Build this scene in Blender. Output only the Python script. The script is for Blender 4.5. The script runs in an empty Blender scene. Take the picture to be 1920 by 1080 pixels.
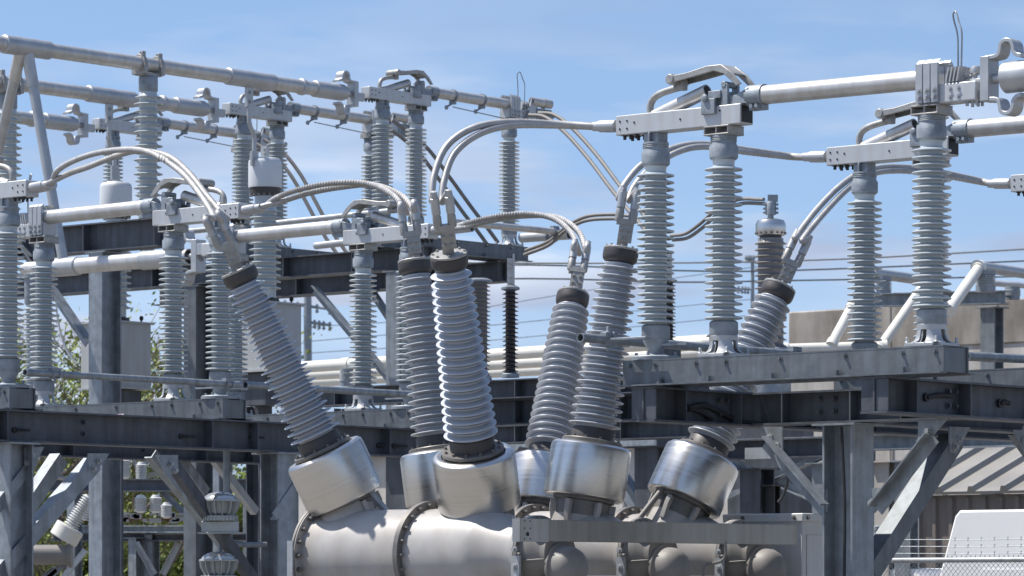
import bpy, bmesh, math, random
from mathutils import Vector, Matrix, Quaternion
random.seed(7)
R = math.radians
F = 7100.0; CX = 960.0; HY = 1100.0; CZ = 1.7
SC = bpy.context.scene
# ---------------------------------------------------------------- camera
cd = bpy.data.cameras.new('camera'); cam = bpy.data.objects.new('camera', cd)
SC.collection.objects.link(cam); SC.camera = cam
cam.location = (0, 0, CZ); cam.rotation_euler = (R(90), 0, 0)
cd.sensor_width = 36; cd.lens = 36*F/1920; cd.shift_y = (HY-540)/1920
cd.clip_start = 1; cd.clip_end = 6000
cd.dof.use_dof = True; cd.dof.focus_distance = 25.5; cd.dof.aperture_fstop = 9.0; cd.dof.aperture_blades = 7
# ---------------------------------------------------------------- world
SUN = Vector((-0.47, 0.09, 0.88)).normalized()
elev = math.asin(SUN.z); azim = math.atan2(SUN.x, SUN.y)
w = bpy.data.worlds.new('World'); SC.world = w; w.use_nodes = True
nt = w.node_tree; nd = nt.nodes; lk = nt.links; nd.clear()
def N(tree, t, **kw):
    n = tree.nodes.new(t)
    for k, v in kw.items(): setattr(n, k, v)
    return n
out = N(nt, 'ShaderNodeOutputWorld'); bg = N(nt, 'ShaderNodeBackground'); bg.inputs[1].default_value = 0.118
sky = N(nt, 'ShaderNodeTexSky', sky_type='NISHITA'); sky.sun_disc = False
sky.sun_elevation = elev; sky.sun_rotation = azim; sky.air_density = 1.0; sky.dust_density = 0.3; sky.ozone_density = 1.5
tc = N(nt, 'ShaderNodeTexCoord'); sep = N(nt, 'ShaderNodeSeparateXYZ'); lk.new(tc.outputs['Generated'], sep.inputs[0])
ma = N(nt, 'ShaderNodeMath', operation='MULTIPLY_ADD'); ma.inputs[1].default_value = 1.5; ma.inputs[2].default_value = 0.095
lk.new(sep.outputs[2], ma.inputs[0])
com = N(nt, 'ShaderNodeCombineXYZ'); lk.new(sep.outputs[0], com.inputs[0]); lk.new(sep.outputs[1], com.inputs[1]); lk.new(ma.outputs[0], com.inputs[2])
nrm = N(nt, 'ShaderNodeVectorMath', operation='NORMALIZE'); lk.new(com.outputs[0], nrm.inputs[0]); lk.new(nrm.outputs[0], sky.inputs[0])
mp = N(nt, 'ShaderNodeMapping'); mp.inputs['Scale'].default_value = (9, 9, 46); mp.inputs['Location'].default_value = (3.1, 0.4, 5.3)
lk.new(tc.outputs['Generated'], mp.inputs[0])
no = N(nt, 'ShaderNodeTexNoise'); no.inputs['Scale'].default_value = 1.0; no.inputs['Detail'].default_value = 6; no.inputs['Roughness'].default_value = 0.52
lk.new(mp.outputs[0], no.inputs['Vector'])
cr_ = N(nt, 'ShaderNodeValToRGB'); cr_.color_ramp.elements[0].position = 0.45; cr_.color_ramp.elements[1].position = 0.56
lk.new(no.outputs[0], cr_.inputs[0])
# more cloud low in the sky
lo = N(nt, 'ShaderNodeMapRange'); lo.inputs[1].default_value = 0.075; lo.inputs[2].default_value = 0.15; lo.inputs[3].default_value = 0.95; lo.inputs[4].default_value = 0.14
lk.new(sep.outputs[2], lo.inputs[0])
mm = N(nt, 'ShaderNodeMath', operation='MULTIPLY'); lk.new(cr_.outputs[0], mm.inputs[0]); lk.new(lo.outputs[0], mm.inputs[1])
cc = N(nt, 'ShaderNodeValToRGB'); cc.color_ramp.elements[0].color = (2.7, 3.1, 4.15, 1); cc.color_ramp.elements[1].color = (5.2, 5.6, 6.3, 1)
no2 = N(nt, 'ShaderNodeTexNoise'); no2.inputs['Scale'].default_value = 0.7; no2.inputs['Detail'].default_value = 4; lk.new(mp.outputs[0], no2.inputs['Vector'])
cc.color_ramp.elements[0].position = 0.42; cc.color_ramp.elements[1].position = 0.62
lk.new(no2.outputs[0], cc.inputs[0])
hz = N(nt, 'ShaderNodeMapRange'); hz.inputs[1].default_value = 0.045; hz.inputs[2].default_value = 0.105; hz.inputs[3].default_value = 0.55; hz.inputs[4].default_value = 0.0
lk.new(sep.outputs[2], hz.inputs[0]); mx_ = N(nt, 'ShaderNodeMath', operation='MAXIMUM'); lk.new(mm.outputs[0], mx_.inputs[0]); lk.new(hz.outputs[0], mx_.inputs[1])
mix = N(nt, 'ShaderNodeMixRGB'); lk.new(mx_.outputs[0], mix.inputs[0]); lk.new(sky.outputs[0], mix.inputs[1]); lk.new(cc.outputs[0], mix.inputs[2])
lk.new(mix.outputs[0], bg.inputs[0]); lk.new(bg.outputs[0], out.inputs[0])
sl = bpy.data.lights.new('sun', 'SUN'); sl.energy = 4.8; sl.angle = R(0.5); sl.color = (1.0, 0.955, 0.89)
so = bpy.data.objects.new('sun', sl); SC.collection.objects.link(so)
so.rotation_euler = SUN.to_track_quat('Z', 'Y').to_euler(); so.location = (0, 0, 30)
SC.view_settings.view_transform = 'Standard'; SC.view_settings.look = 'None'
SC.view_settings.exposure = 0.5; SC.view_settings.gamma = 1.0
# ---------------------------------------------------------------- frame of the yard
ang = R(40.7)
U = Vector((math.sin(ang), math.cos(ang), 0)); V = Vector((math.cos(ang), -math.sin(ang), 0)); Z = Vector((0, 0, 1))
RU = math.atan2(U.y, U.x); RV = math.atan2(V.y, V.x)
def P(px, py, D): return Vector(((px-CX)/F*D, D, CZ+(HY-py)/F*D))
def G(px, D, z=0): return Vector(((px-CX)/F*D, D, z))
def along(p, d, px):
    "distance from p along d until it is seen at column px"
    r = (px-CX)/F
    return (r*p.y-p.x)/(d.x-r*d.y)
# ---------------------------------------------------------------- materials
MATS = {}
def mat(name, col, rough=0.5, metal=0.0, var=0.12, scale=6.0, bump=0.0, bscale=60.0, stretch=None, coat=0.0, col2=None, spec=0.5, streak=0.0, sf=9):
    m = bpy.data.materials.new(name); m.use_nodes = True; t = m.node_tree; b = t.nodes['Principled BSDF']
    b.inputs['Roughness'].default_value = rough; b.inputs['Metallic'].default_value = metal
    b.inputs['Coat Weight'].default_value = coat; b.inputs['Specular IOR Level'].default_value = spec
    c = N(t, 'ShaderNodeTexCoord'); mpp = N(t, 'ShaderNodeMapping'); t.links.new(c.outputs['Object'], mpp.inputs[0])
    if stretch: mpp.inputs['Scale'].default_value = stretch
    n = N(t, 'ShaderNodeTexNoise'); n.inputs['Scale'].default_value = scale; n.inputs['Detail'].default_value = 8; n.inputs['Roughness'].default_value = 0.62
    t.links.new(mpp.outputs[0], n.inputs['Vector'])
    r = N(t, 'ShaderNodeValToRGB'); r.color_ramp.elements[0].position = 0.32; r.color_ramp.elements[1].position = 0.68
    a = col2 if col2 else [x*(1-var) for x in col]; e = col if col2 else [min(1, x*(1+var)) for x in col]
    r.color_ramp.elements[0].color = (*a, 1); r.color_ramp.elements[1].color = (*e, 1)
    t.links.new(n.outputs[0], r.inputs[0])
    src = r.outputs[0]
    if streak > 0:   # vertical run marks
        m3 = N(t, 'ShaderNodeMapping'); m3.inputs['Scale'].default_value = (sf, sf, 0.7); t.links.new(c.outputs['Object'], m3.inputs[0])
        n3 = N(t, 'ShaderNodeTexNoise'); n3.inputs['Scale'].default_value = 1.6; n3.inputs['Detail'].default_value = 6; t.links.new(m3.outputs[0], n3.inputs['Vector'])
        r3 = N(t, 'ShaderNodeValToRGB'); r3.color_ramp.elements[0].position = 0.35; r3.color_ramp.elements[1].position = 0.6
        k = 1-streak; r3.color_ramp.elements[0].color = (k, k*0.97, k*0.93, 1); r3.color_ramp.elements[1].color = (1, 1, 1, 1)
        t.links.new(n3.outputs[0], r3.inputs[0])
        mx = N(t, 'ShaderNodeMixRGB', blend_type='MULTIPLY'); mx.inputs[0].default_value = 1
        t.links.new(src, mx.inputs[1]); t.links.new(r3.outputs[0], mx.inputs[2]); src = mx.outputs[0]
    t.links.new(src, b.inputs['Base Color'])
    rr = N(t, 'ShaderNodeMapRange'); rr.inputs[3].default_value = max(0.05, rough-0.12); rr.inputs[4].default_value = min(1, rough+0.12)
    t.links.new(n.outputs[0], rr.inputs[0]); t.links.new(rr.outputs[0], b.inputs['Roughness'])
    if bump > 0:
        n2 = N(t, 'ShaderNodeTexNoise'); n2.inputs['Scale'].default_value = bscale; n2.inputs['Detail'].default_value = 3
        t.links.new(mpp.outputs[0], n2.inputs['Vector'])
        bp = N(t, 'ShaderNodeBump'); bp.inputs['Strength'].default_value = bump; bp.inputs['Distance'].default_value = 0.004
        t.links.new(n2.outputs[0], bp.inputs['Height']); t.links.new(bp.outputs[0], b.inputs['Normal'])
    MATS[name] = m; return m
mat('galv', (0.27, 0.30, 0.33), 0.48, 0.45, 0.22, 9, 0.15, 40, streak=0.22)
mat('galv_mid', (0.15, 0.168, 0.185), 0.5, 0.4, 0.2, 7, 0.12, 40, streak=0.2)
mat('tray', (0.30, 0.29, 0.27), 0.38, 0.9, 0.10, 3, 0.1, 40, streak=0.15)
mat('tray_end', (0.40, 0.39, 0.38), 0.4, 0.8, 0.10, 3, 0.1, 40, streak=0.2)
mat('galv_shaded', (0.09, 0.10, 0.118), 0.55, 0.2, 0.25, 5, 0.12, 40, streak=0.25)  # same galvanised steel, base colour darkened to stand in for shade on members
mat('galv_light', (0.38, 0.40, 0.42), 0.5, 0.4, 0.15, 8, 0.12, 40, streak=0.15)
mat('alu', (0.54, 0.535, 0.525), 0.42, 0.55, 0.13, 5, 0.06, 50, streak=0.12)
mat('alu_grey', (0.43, 0.44, 0.45), 0.42, 0.5, 0.12, 6, 0.05, 60)
mat('box_paint', (0.50, 0.52, 0.54), 0.45, 0.25, 0.07, 3, streak=0.07)
mat('cast', (0.26, 0.29, 0.32), 0.55, 0.35, 0.25, 12, 0.3, 70)
mat('cast_warm', (0.34, 0.335, 0.32), 0.5, 0.45, 0.2, 14, 0.3, 70)
mat('brushed', (0.62, 0.61, 0.59), 0.30, 1.0, 0.06, 1.2, 0.0, 6, stretch=(1.0, 1.0, 90))
mat('porcelain', (0.45, 0.495, 0.515), 0.22, 0.0, 0.08, 4, spec=0.6, coat=0.25)
mat('silicone', (0.46, 0.485, 0.525), 0.38, 0.0, 0.06, 4, spec=0.5)
mat('porc_brown', (0.20, 0.19, 0.185), 0.3, 0.0, 0.15, 5)
mat('porc_black', (0.035, 0.034, 0.038), 0.3, 0.0, 0.15, 5)
mat('porc_white', (0.62, 0.62, 0.60), 0.3, 0.0, 0.1, 5)
mat('collar', (0.060, 0.055, 0.055), 0.5, 0.1, 0.2, 12)
mat('flange', (0.17, 0.16, 0.15), 0.5, 0.4, 0.2, 12)
mat('tank', (0.375, 0.36, 0.345), 0.46, 0.0, 0.12, 3.5, 0.05, 30, streak=0.12, sf=3)
mat('mech', (0.20, 0.188, 0.175), 0.55, 0.0, 0.15, 5, 0.1, 30)
mat('cabinet', (0.58, 0.59, 0.59), 0.4, 0.0, 0.04, 2, streak=0.05)
mat('cvt_box', (0.40, 0.42, 0.43), 0.45, 0.0, 0.06, 2, streak=0.08)
mat('cvt_cap', (0.60, 0.62, 0.64), 0.4, 0.1, 0.05, 3)
mat('cable', (0.41, 0.405, 0.40), 0.5, 0.35, 0.15, 9, streak=0.0)
mat('cable_dark', (0.20, 0.19, 0.18), 0.6, 0.0, 0.15, 9)
mat('black', (0.02, 0.02, 0.022), 0.6, 0, 0.2, 5)
mat('concrete', (0.33, 0.30, 0.265), 0.85, 0, 0.22, 1.6, 0.3, 20, streak=0.35, sf=2.6)
mat('concrete_pale', (0.50, 0.475, 0.44), 0.85, 0, 0.12, 1.5, 0.3, 20, streak=0.25, sf=3)
mat('roof_metal', (0.27, 0.255, 0.23), 0.45, 0.1, 0.12, 1.4)
mat('wall_metal', (0.20, 0.175, 0.155), 0.5, 0.05, 0.12, 1.4, streak=0.15)
mat('white_paint', (0.80, 0.80, 0.80), 0.35, 0, 0.03, 1.5)
mat('glass', (0.03, 0.035, 0.04), 0.08, 0, 0.1, 1)
mat('tyre', (0.02, 0.02, 0.02), 0.8, 0, 0.1, 5)
mat('gravel', (0.19, 0.18, 0.165), 0.95, 0, 0.3, 14, 0.8, 40)
mat('rust', (0.20, 0.075, 0.035), 0.8, 0.1, 0.4, 9, 0.3, 40)
mat('leaf', (0.24, 0.30, 0.045), 0.7, 0, 0.4, 1.5, col2=(0.10, 0.15, 0.022))
mat('leaf_pale', (0.30, 0.36, 0.09), 0.7, 0, 0.4, 1.5, col2=(0.13, 0.16, 0.035))
mat('leaf_dark', (0.09, 0.125, 0.025), 0.7, 0, 0.4, 1.5, col2=(0.03, 0.05, 0.012))
mat('bark', (0.16, 0.13, 0.105), 0.9, 0, 0.3, 8, 0.4, 30)
mat('lens', (0.55, 0.56, 0.56), 0.15, 0.6, 0.05, 3)
mat('lamp_body', (0.40, 0.42, 0.41), 0.45, 0.2, 0.1, 5)
mat('sticker', (0.75, 0.75, 0.75), 0.5, 0, 0.05, 5)
mat('sticker_red', (0.45, 0.06, 0.05), 0.5, 0, 0.05, 5)
mat('pvc', (0.66, 0.64, 0.58), 0.4, 0, 0.06, 3)
for k in ('leaf', 'leaf_pale', 'leaf_dark'):
    b = MATS[k].node_tree.nodes['Principled BSDF']; b.inputs['Transmission Weight'].default_value = 0.0
    b.inputs['Subsurface Weight'].default_value = 0.0
# ---------------------------------------------------------------- mesh builder
class MB:
    def __init__(s): s.v = []; s.f = []
    def add(s, vs, fs):
        o = len(s.v); s.v += [Vector(x) for x in vs]; s.f += [tuple(i+o for i in f) for f in fs]; return s
    def box(s, c, size, ax=None):
        c = Vector(c); X, Y, Zz = ax if ax else (Vector((1, 0, 0)), Vector((0, 1, 0)), Z)
        a, b, d = [k/2 for k in size]
        vs = [c+X*i*a+Y*j*b+Zz*k*d for k in (-1, 1) for j in (-1, 1) for i in (-1, 1)]
        return s.add(vs, [(0, 2, 3, 1), (4, 5, 7, 6), (0, 1, 5, 4), (2, 6, 7, 3), (0, 4, 6, 2), (1, 3, 7, 5)])
    def sec(s, poly, p0, p1, up=Z):
        "extrude a 2-D section (side, up) from p0 to p1"
        p0 = Vector(p0); p1 = Vector(p1); d = (p1-p0).normalized(); sd = d.cross(up).normalized(); u2 = sd.cross(d).normalized()
        n = len(poly)
        vs = [p+sd*a+u2*b for p in (p0, p1) for a, b in poly]
        fs = [(i, (i+1) % n, n+(i+1) % n, n+i) for i in range(n)]
        fs += [tuple(range(n-1, -1, -1)), tuple(range(n, 2*n))]
        return s.add(vs, fs)
    def tube(s, pts, r, seg=16, cap=True, lobes=0, twist=0.0, hollow=0):
        pts = [Vector(p) for p in pts]; n = len(pts); rs = r if isinstance(r, (list, tuple)) else [r]*n
        t0 = (pts[1]-pts[0]).normalized(); ref = Z if abs(t0.z) < 0.9 else Vector((1, 0, 0))
        nn = t0.cross(ref).normalized(); vs = []; ph = 0; prev = t0
        for i, p in enumerate(pts):
            t = (pts[min(i+1, n-1)]-pts[max(i-1, 0)]).normalized()
            q = prev.rotation_difference(t); nn = (q @ nn); nn = (nn-t*nn.dot(t)).normalized(); prev = t
            bb = t.cross(nn)
            if i: ph += twist*(pts[i]-pts[i-1]).length
            for k in range(seg):
                a = 2*math.pi*k/seg+ph; rr = rs[i]
                if lobes: rr *= 1.0 if k % 2 else 0.95
                vs.append(p+nn*math.cos(a)*rr+bb*math.sin(a)*rr)
        fs = [(i*seg+k, i*seg+(k+1) % seg, (i+1)*seg+(k+1) % seg, (i+1)*seg+k) for i in range(n-1) for k in range(seg)]
        if hollow:   # open mouths at both ends
            o = len(vs)
            for i, sgn in ((0, 1), (n-1, -1)):
                t = (pts[1]-pts[0]).normalized() if i == 0 else -(pts[-1]-pts[-2]).normalized()
                b0 = len(vs); c = pts[i]
                for k in range(seg): vs.append(c+(vs[i*seg+k]-c)*hollow)
                for k in range(seg): vs.append(c+(vs[i*seg+k]-c)*hollow+t*rs[0]*3)
                for k in range(seg):
                    k2 = (k+1) % seg
                    fs.append((i*seg+k, b0+k, b0+k2, i*seg+k2)); fs.append((b0+k, b0+seg+k, b0+seg+k2, b0+k2))
                fs.append(tuple(b0+seg+k for k in range(seg)))
        elif cap: fs += [tuple(range(seg-1, -1, -1)), tuple((n-1)*seg+k for k in range(seg))]
        return s.add(vs, fs)
    def lathe(s, prof, o=(0, 0, 0), ax=Z, seg=40):
        o = Vector(o); ax = Vector(ax).normalized(); q = Z.rotation_difference(ax); X = q @ Vector((1, 0, 0)); Y = q @ Vector((0, 1, 0))
        vs = [o+ax*z+X*math.cos(2*math.pi*k/seg)*r+Y*math.sin(2*math.pi*k/seg)*r for r, z in prof for k in range(seg)]
        n = len(prof)
        fs = [(i*seg+k, i*seg+(k+1) % seg, (i+1)*seg+(k+1) % seg, (i+1)*seg+k) for i in range(n-1) for k in range(seg)]
        if prof[0][0] > 0.0005: fs.append(tuple(range(seg-1, -1, -1)))
        if prof[-1][0] > 0.0005: fs.append(tuple((n-1)*seg+k for k in range(seg)))
        return s.add(vs, fs)
    def plate(s, pts, nrm, th):
        "polygon given as 3-D points, thickened along nrm"
        nrm = Vector(nrm).normalized()*th/2; n = len(pts); pts = [Vector(p) for p in pts]
        vs = [p-nrm for p in pts]+[p+nrm for p in pts]
        fs = [(i, (i+1) % n, n+(i+1) % n, n+i) for i in range(n)]+[tuple(range(n-1, -1, -1)), tuple(range(n, 2*n))]
        return s.add(vs, fs)
    def bolt(s, p, d, r=0.014, l=0.03): return s.lathe([(r*1.7, 0), (r*1.7, l*0.25), (r, l*0.25), (r, l)], p, d, 6)
    def build(s, name, m, parent=None, world=None, bevel=0.0, smooth=35, loc=None):
        me = bpy.data.meshes.new(name); off = world if world is not None else Vector((0, 0, 0))
        if loc is not None: off = Vector(loc)
        me.from_pydata([v-off for v in s.v], [], s.f)
        bm = bmesh.new(); bm.from_mesh(me); bmesh.ops.recalc_face_normals(bm, faces=bm.faces); bm.to_mesh(me); bm.free()
        me.materials.append(MATS[m])
        me.polygons.foreach_set('use_smooth', [True]*len(me.polygons))
        me.set_sharp_from_angle(angle=R(smooth))
        o = bpy.data.objects.new(name, me); SC.collection.objects.link(o)
        if parent: o.parent = parent
        if loc is not None: o.location = loc
        if bevel > 0:
            bv = o.modifiers.new('bevel', 'BEVEL'); bv.width = bevel; bv.segments = 2; bv.limit_method = 'ANGLE'; bv.angle_limit = R(50); bv.harden_normals = False
        return o
def cr(pts, n=8):
    pts = [Vector(p) for p in pts]; q = [pts[0]*2-pts[1]]+pts+[pts[-1]*2-pts[-2]]; o = []
    for i in range(1, len(q)-2):
        for k in range(n):
            t = k/n; a, b, c, d = q[i-1:i+3]
            o.append(0.5*((2*b)+(c-a)*t+(2*a-5*b+4*c-d)*t*t+(3*b-a-3*c+d)*t**3))
    o.append(pts[-1]); return o
def I_(h, w_, tf=0.014, tw=0.010):
    a = w_/2; b = tw/2
    return [(-a, 0), (a, 0), (a, -tf), (b, -tf), (b, -h+tf), (a, -h+tf), (a, -h), (-a, -h), (-a, -h+tf), (-b, -h+tf), (-b, -tf), (-a, -tf)]
def L_(a, b, t=0.01, sx=1, sy=-1):
    p = [(0, 0), (a, 0), (a, t), (t, t), (t, b), (0, b)]
    return [(x*sx, y*sy) for x, y in p]
def C_(h, w_, t=0.011, s=1): return [(0, 0), (s*w_, 0), (s*w_, -t), (s*t, -t), (s*t, -h+t), (s*w_, -h+t), (s*w_, -h), (0, -h)]
def tag(o, label=None, cat=None, group=None, kind=None):
    if label: o['label'] = label
    if cat: o['category'] = cat
    if group: o['group'] = group
    if kind: o['kind'] = kind
    return o
def thing(name, loc, label, cat, group=None, rz=0):
    o = bpy.data.objects.new(name, None); SC.collection.objects.link(o); o.location = loc; o.rotation_euler = (0, 0, rz)
    o.empty_display_size = 0.2
    return tag(o, label, cat, group)
def kids(o): return [c for c in SC.collection.objects if c.parent == o]
def dup(o, parent=None):
    c = o.copy(); SC.collection.objects.link(c)
    if parent: c.parent = parent
    for k in kids(o): dup(k, c)
    return c
def copy_thing(o, loc, label, rz=None):
    c = dup(o); c.location = loc; c['label'] = label
    if rz is not None: c.rotation_euler = (0, 0, rz)
    return c
# ---------------------------------------------------------------- ground
g = MB().box((0, 900, -0.5), (5000, 5000, 1.0)); o = g.build('ground', 'gravel'); tag(o, kind='structure')
# ---------------------------------------------------------------- insulator profiles
def sheds(n, rc, rs, z0, z1, rc2=None, rs2=None, rise=0.0, lip=0.004, alt=0, th_=0.47, sub=0.0):
    "one or (sub > 0) a large and a small shed per pitch; undersides nearly flat, rounded rim, top sweeping up to the core"
    rc2 = rc2 or rc; rs2 = rs2 or rs; p = (z1-z0)/n; pr = [(rc, z0)]
    for i in range(n):
        t = i/max(1, n-1); c = rc+(rc2-rc)*t; s = rs+(rs2-rs)*t
        if alt and i % 2: s = s-alt
        z = z0+i*p
        for zz, so_, pp in (((z, s, p*0.60), (z+p*0.56, s-sub, p*0.44)) if sub else ((z, s, p),)):
            d = so_-c; e = lip
            zb = zz+pp*0.10
            pr += [(c, zz+pp*0.02), (c+d*0.10, zb+e*0.6), (so_-e*1.1, zb), (so_-e*0.3, zb+e*0.2), (so_, zb+e*0.8), (so_-e*0.2, zb+e*1.5), (so_-e*1.0, zb+e*2.1),
                   (c+d*0.45, zb+e*2.1+pp*0.10), (c+d*0.14, zb+e*2.1+pp*0.23), (c, zb+e*2.1+pp*0.38)]
    pr.append((rc2, z1)); return pr
# ================================================================ DISCONNECT SWITCH (local x along the blade)
XR, XH, XJ = -0.555, 0.0, 1.60
def make_post(root, x, kind):
    m = MB().lathe([(0.074, 0.225)]+sheds(22, 0.069, 0.122, 0.240, 1.235, lip=0.0055)+[(0.074, 1.262)], (x, 0, 0), seg=44)
    ins = m.build('post_insulator', 'porcelain', root)
    c = MB().lathe([(0.066, 1.258), (0.080, 1.262), (0.092, 1.275), (0.093, 1.345), (0.082, 1.362), (0.082, 1.378), (0.086, 1.381), (0.082, 1.385), (0.086, 1.392), (0.082, 1.396), (0.086, 1.402), (0.084, 1.415), (0.05, 1.416)], (x, 0, 0))
    c.build('top_fitting', 'cast', ins)
    b = MB().lathe([(0.07, 0.135), (0.088, 0.138), (0.093, 0.150), (0.092, 0.222), (0.080, 0.234)], (x, 0, 0))
    b.build('bottom_fitting', 'cast', ins)
    p = MB()
    if kind == 'rot':
        p.lathe([(0.16, 0.0), (0.16, 0.022), (0.15, 0.030), (0.075, 0.034), (0.05, 0.045), (0.052, 0.07), (0.085, 0.128), (0.085, 0.137)], (x, 0, 0))
        for k in range(4):
            a = k*math.pi/2+0.3; p.bolt((x+0.135*math.cos(a), 0.135*math.sin(a), 0.024), Z, 0.011, 0.03)
        p.box((x+0.12, 0, 0.10), (0.30, 0.05, 0.014))
        p.build('rotating_bearing', 'cast', ins)
    else:
        # flared skirt with four openings
        rows = [(0.108, 0.088), (0.075, 0.092), (0.050, 0.100), (0.034, 0.114), (0.022, 0.142)]
        for k in range(4):
            vs = []; na = 7
            for z, r in rows:
                for j in range(na):
                    an = k*math.pi/2+R(45)+R(-31+62*j/(na-1))
                    for rr in (r, r-0.014): vs.append(Vector((x+math.cos(an)*rr, math.sin(an)*rr, z)))
            fs = []; w2 = na*2
            for i in range(len(rows)-1):
                for j in range(na-1):
                    q = i*w2+j*2; fs += [(q, q+2, q+w2+2, q+w2), (q+1, q+w2+1, q+w2+3, q+3)]
                for j in (0, na-1):
                    q = i*w2+j*2; fs.append((q, q+w2, q+w2+1, q+1))
            p.add(vs, fs)
        p.lathe([(0.070, 0.104), (0.089, 0.104), (0.090, 0.139), (0.06, 0.14)], (x, 0, 0))
        p.box((x, 0, 0.011), (0.27, 0.20, 0.022)); p.box((x, 0, 0.0112), (0.20, 0.27, 0.0216)); 
        for sx in (-1, 1):
            for sy in (-1, 1): p.bolt((x+0.108*sx, 0.108*sy, 0.02), Z, 0.010, 0.04); p.box((x+0.108*sx, 0.108*sy, -0.01), (0.03, 0.03, 0.02))
        p.build('pedestal', 'alu_grey', ins, bevel=0.004)
    return ins
def strap(mb, path, th, wd, y=0.0):
    "flat bar of width wd (y) bent along a path in x,z"
    P2 = [Vector((a, 0, b)) for a, b in path]; n = len(P2); vs = []
    for i in range(n):
        t = (P2[min(i+1, n-1)]-P2[max(0, i-1)]).normalized(); nn = Vector((-t.z, 0, t.x))*th/2
        for s in (-1, 1):
            for q in (-1, 1): vs.append(P2[i]+nn*s+Vector((0, y+q*wd/2, 0)))
    fs = [(0, 1, 3, 2), (4*n-4, 4*n-2, 4*n-1, 4*n-3)]
    for i in range(n-1):
        q = i*4; fs += [(q, q+4, q+5, q+1), (q+2, q+3, q+7, q+6), (q, q+2, q+6, q+4), (q+1, q+5, q+7, q+3)]
    mb.add(vs, fs)
def make_switch(label):
    r = thing('disconnect_switch', (0, 0, 0), label, 'disconnect switch', 'three-post disconnect switches')
    b = MB()
    for s in (-1, 1):
        y = 0.13*s; xa, xb = -0.72, 1.78
        b.box(((xa+xb)/2, y, -0.085), (xb-xa, 0.012, 0.166))
        b.box(((xa+xb)/2, y-0.025*s, -0.004), (xb-xa-0.004, 0.065, 0.009))
        b.box(((xa+xb)/2, y+0.030*s, -0.166), (xb-xa+0.03, 0.072, 0.010))
        for x in (-0.66, -0.45, -0.12, 0.12, 0.55, 1.05, 1.48, 1.72):
            b.bolt((x, y+0.007*s, -0.035), (0, s, 0), 0.011, 0.02)
        for x in (-0.4, 0.0, 0.5, 1.0, 1.5): b.bolt((x, y+0.028*s, -0.160), Z, 0.014, 0.035)
    b.box((1.765, 0, -0.085), (0.012, 0.246, 0.15)); b.box((-0.705, 0, -0.085), (0.012, 0.246, 0.15)); b.box((0.5, 0, -0.09), (0.012, 0.246, 0.15))
    b.build('base_channel', 'galv_mid', r)
    make_post(r, XR, 'rot'); make_post(r, XH, 'fix'); make_post(r, XJ, 'fix')
    # hinge-end bracket and box beam
    for x in (XH, XJ):
        k = MB(); k.box((x, 0, 1.420), (0.20, 0.17, 0.010)); k.box((x, 0, 1.470), (0.20, 0.17, 0.010))
        for sx in (-0.095, 0, 0.095): k.box((x+sx, 0, 1.445), (0.010, 0.165, 0.042))
        k.build('mounting_bracket', 'cast_warm', r, bevel=0.003)
    k = MB().box((XR, 0, 1.446), (0.12, 0.10, 0.062)); k.box((XR, 0, 1.446), (0.014, 0.15, 0.062)); k.build('mounting_bracket', 'cast', r, bevel=0.003)
    t = MB().box((-0.325, 0, 1.540), (1.02, 0.135, 0.128))
    hb = t.build('hinge_box', 'box_paint', r, bevel=0.006)
    h = MB()
    for x, z in ((-0.80, 1.515), (-0.80, 1.565), (-0.74, 1.515), (-0.74, 1.565), (-0.68, 1.55), (-0.30, 1.54), (0.02, 1.57)):
        for s in (-1, 1): h.lathe([(0.007, 0), (0.007, 0.003)], (x, s*0.068, z), (0, s, 0), 8)
    for x in (-0.78, -0.73, -0.68):
        for yy in (-0.04, 0.04): h.bolt((x, yy, 1.477), (0, 0, -1), 0.011, 0.03)
    for x in (0.15, 0.155): pass
    h.box((0.186, 0, 1.54), (0.004, 0.112, 0.105))
    h.build('bolts', 'black', hb)
    # crank rod, counterbalance tube, linkage casting
    a = MB().tube(cr([(-0.60, 0, 1.60), (-0.60, 0, 1.655), (-0.575, 0, 1.700), (-0.52, 0, 1.728), (-0.44, 0, 1.745), (-0.33, 0.0, 1.760)], 5), 0.023, 14)
    a.lathe([(0.028, 0), (0.03, 0.01), (0.03, 0.05), (0.026, 0.075)], (-0.33, 0, 1.735), Z, 14)
    a.build('crank_rod', 'cast_warm', r)
    a = MB().tube([(-0.56, 0.0, 1.585), (-0.13, 0.0, 1.715)], 0.044, 20, hollow=0.82); a.build('counterbalance_tube', 'alu', r)
    l = MB()
    for s in (-1, 1):
        top = [(-0.40, 1.800), (-0.37, 1.825), (-0.25, 1.832), (-0.08, 1.862), (0.04, 1.862), (0.13, 1.800), (0.20, 1.725), (0.16, 1.715), (0.06, 1.800), (-0.02, 1.825), (-0.20, 1.800), (-0.36, 1.780), (-0.40, 1.785)]
        l.plate([Vector((x, s*0.075, z)) for x, z in top], (0, 1, 0), 0.016)
    strap(l, [(-0.36, 1.822), (-0.25, 1.828), (-0.08, 1.857), (0.03, 1.857), (0.12, 1.795)], 0.012, 0.15)
    l.lathe([(0.032, -0.09), (0.036, -0.07), (0.036, 0.07), (0.032, 0.09)], (-0.375, 0, 1.803), (0, 1, 0), 16)
    l.box((-0.35, 0, 1.785), (0.03, 0.05, 0.06))
    l.build('linkage_casting', 'cast_warm', r, bevel=0.004)
    q = MB()
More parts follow.
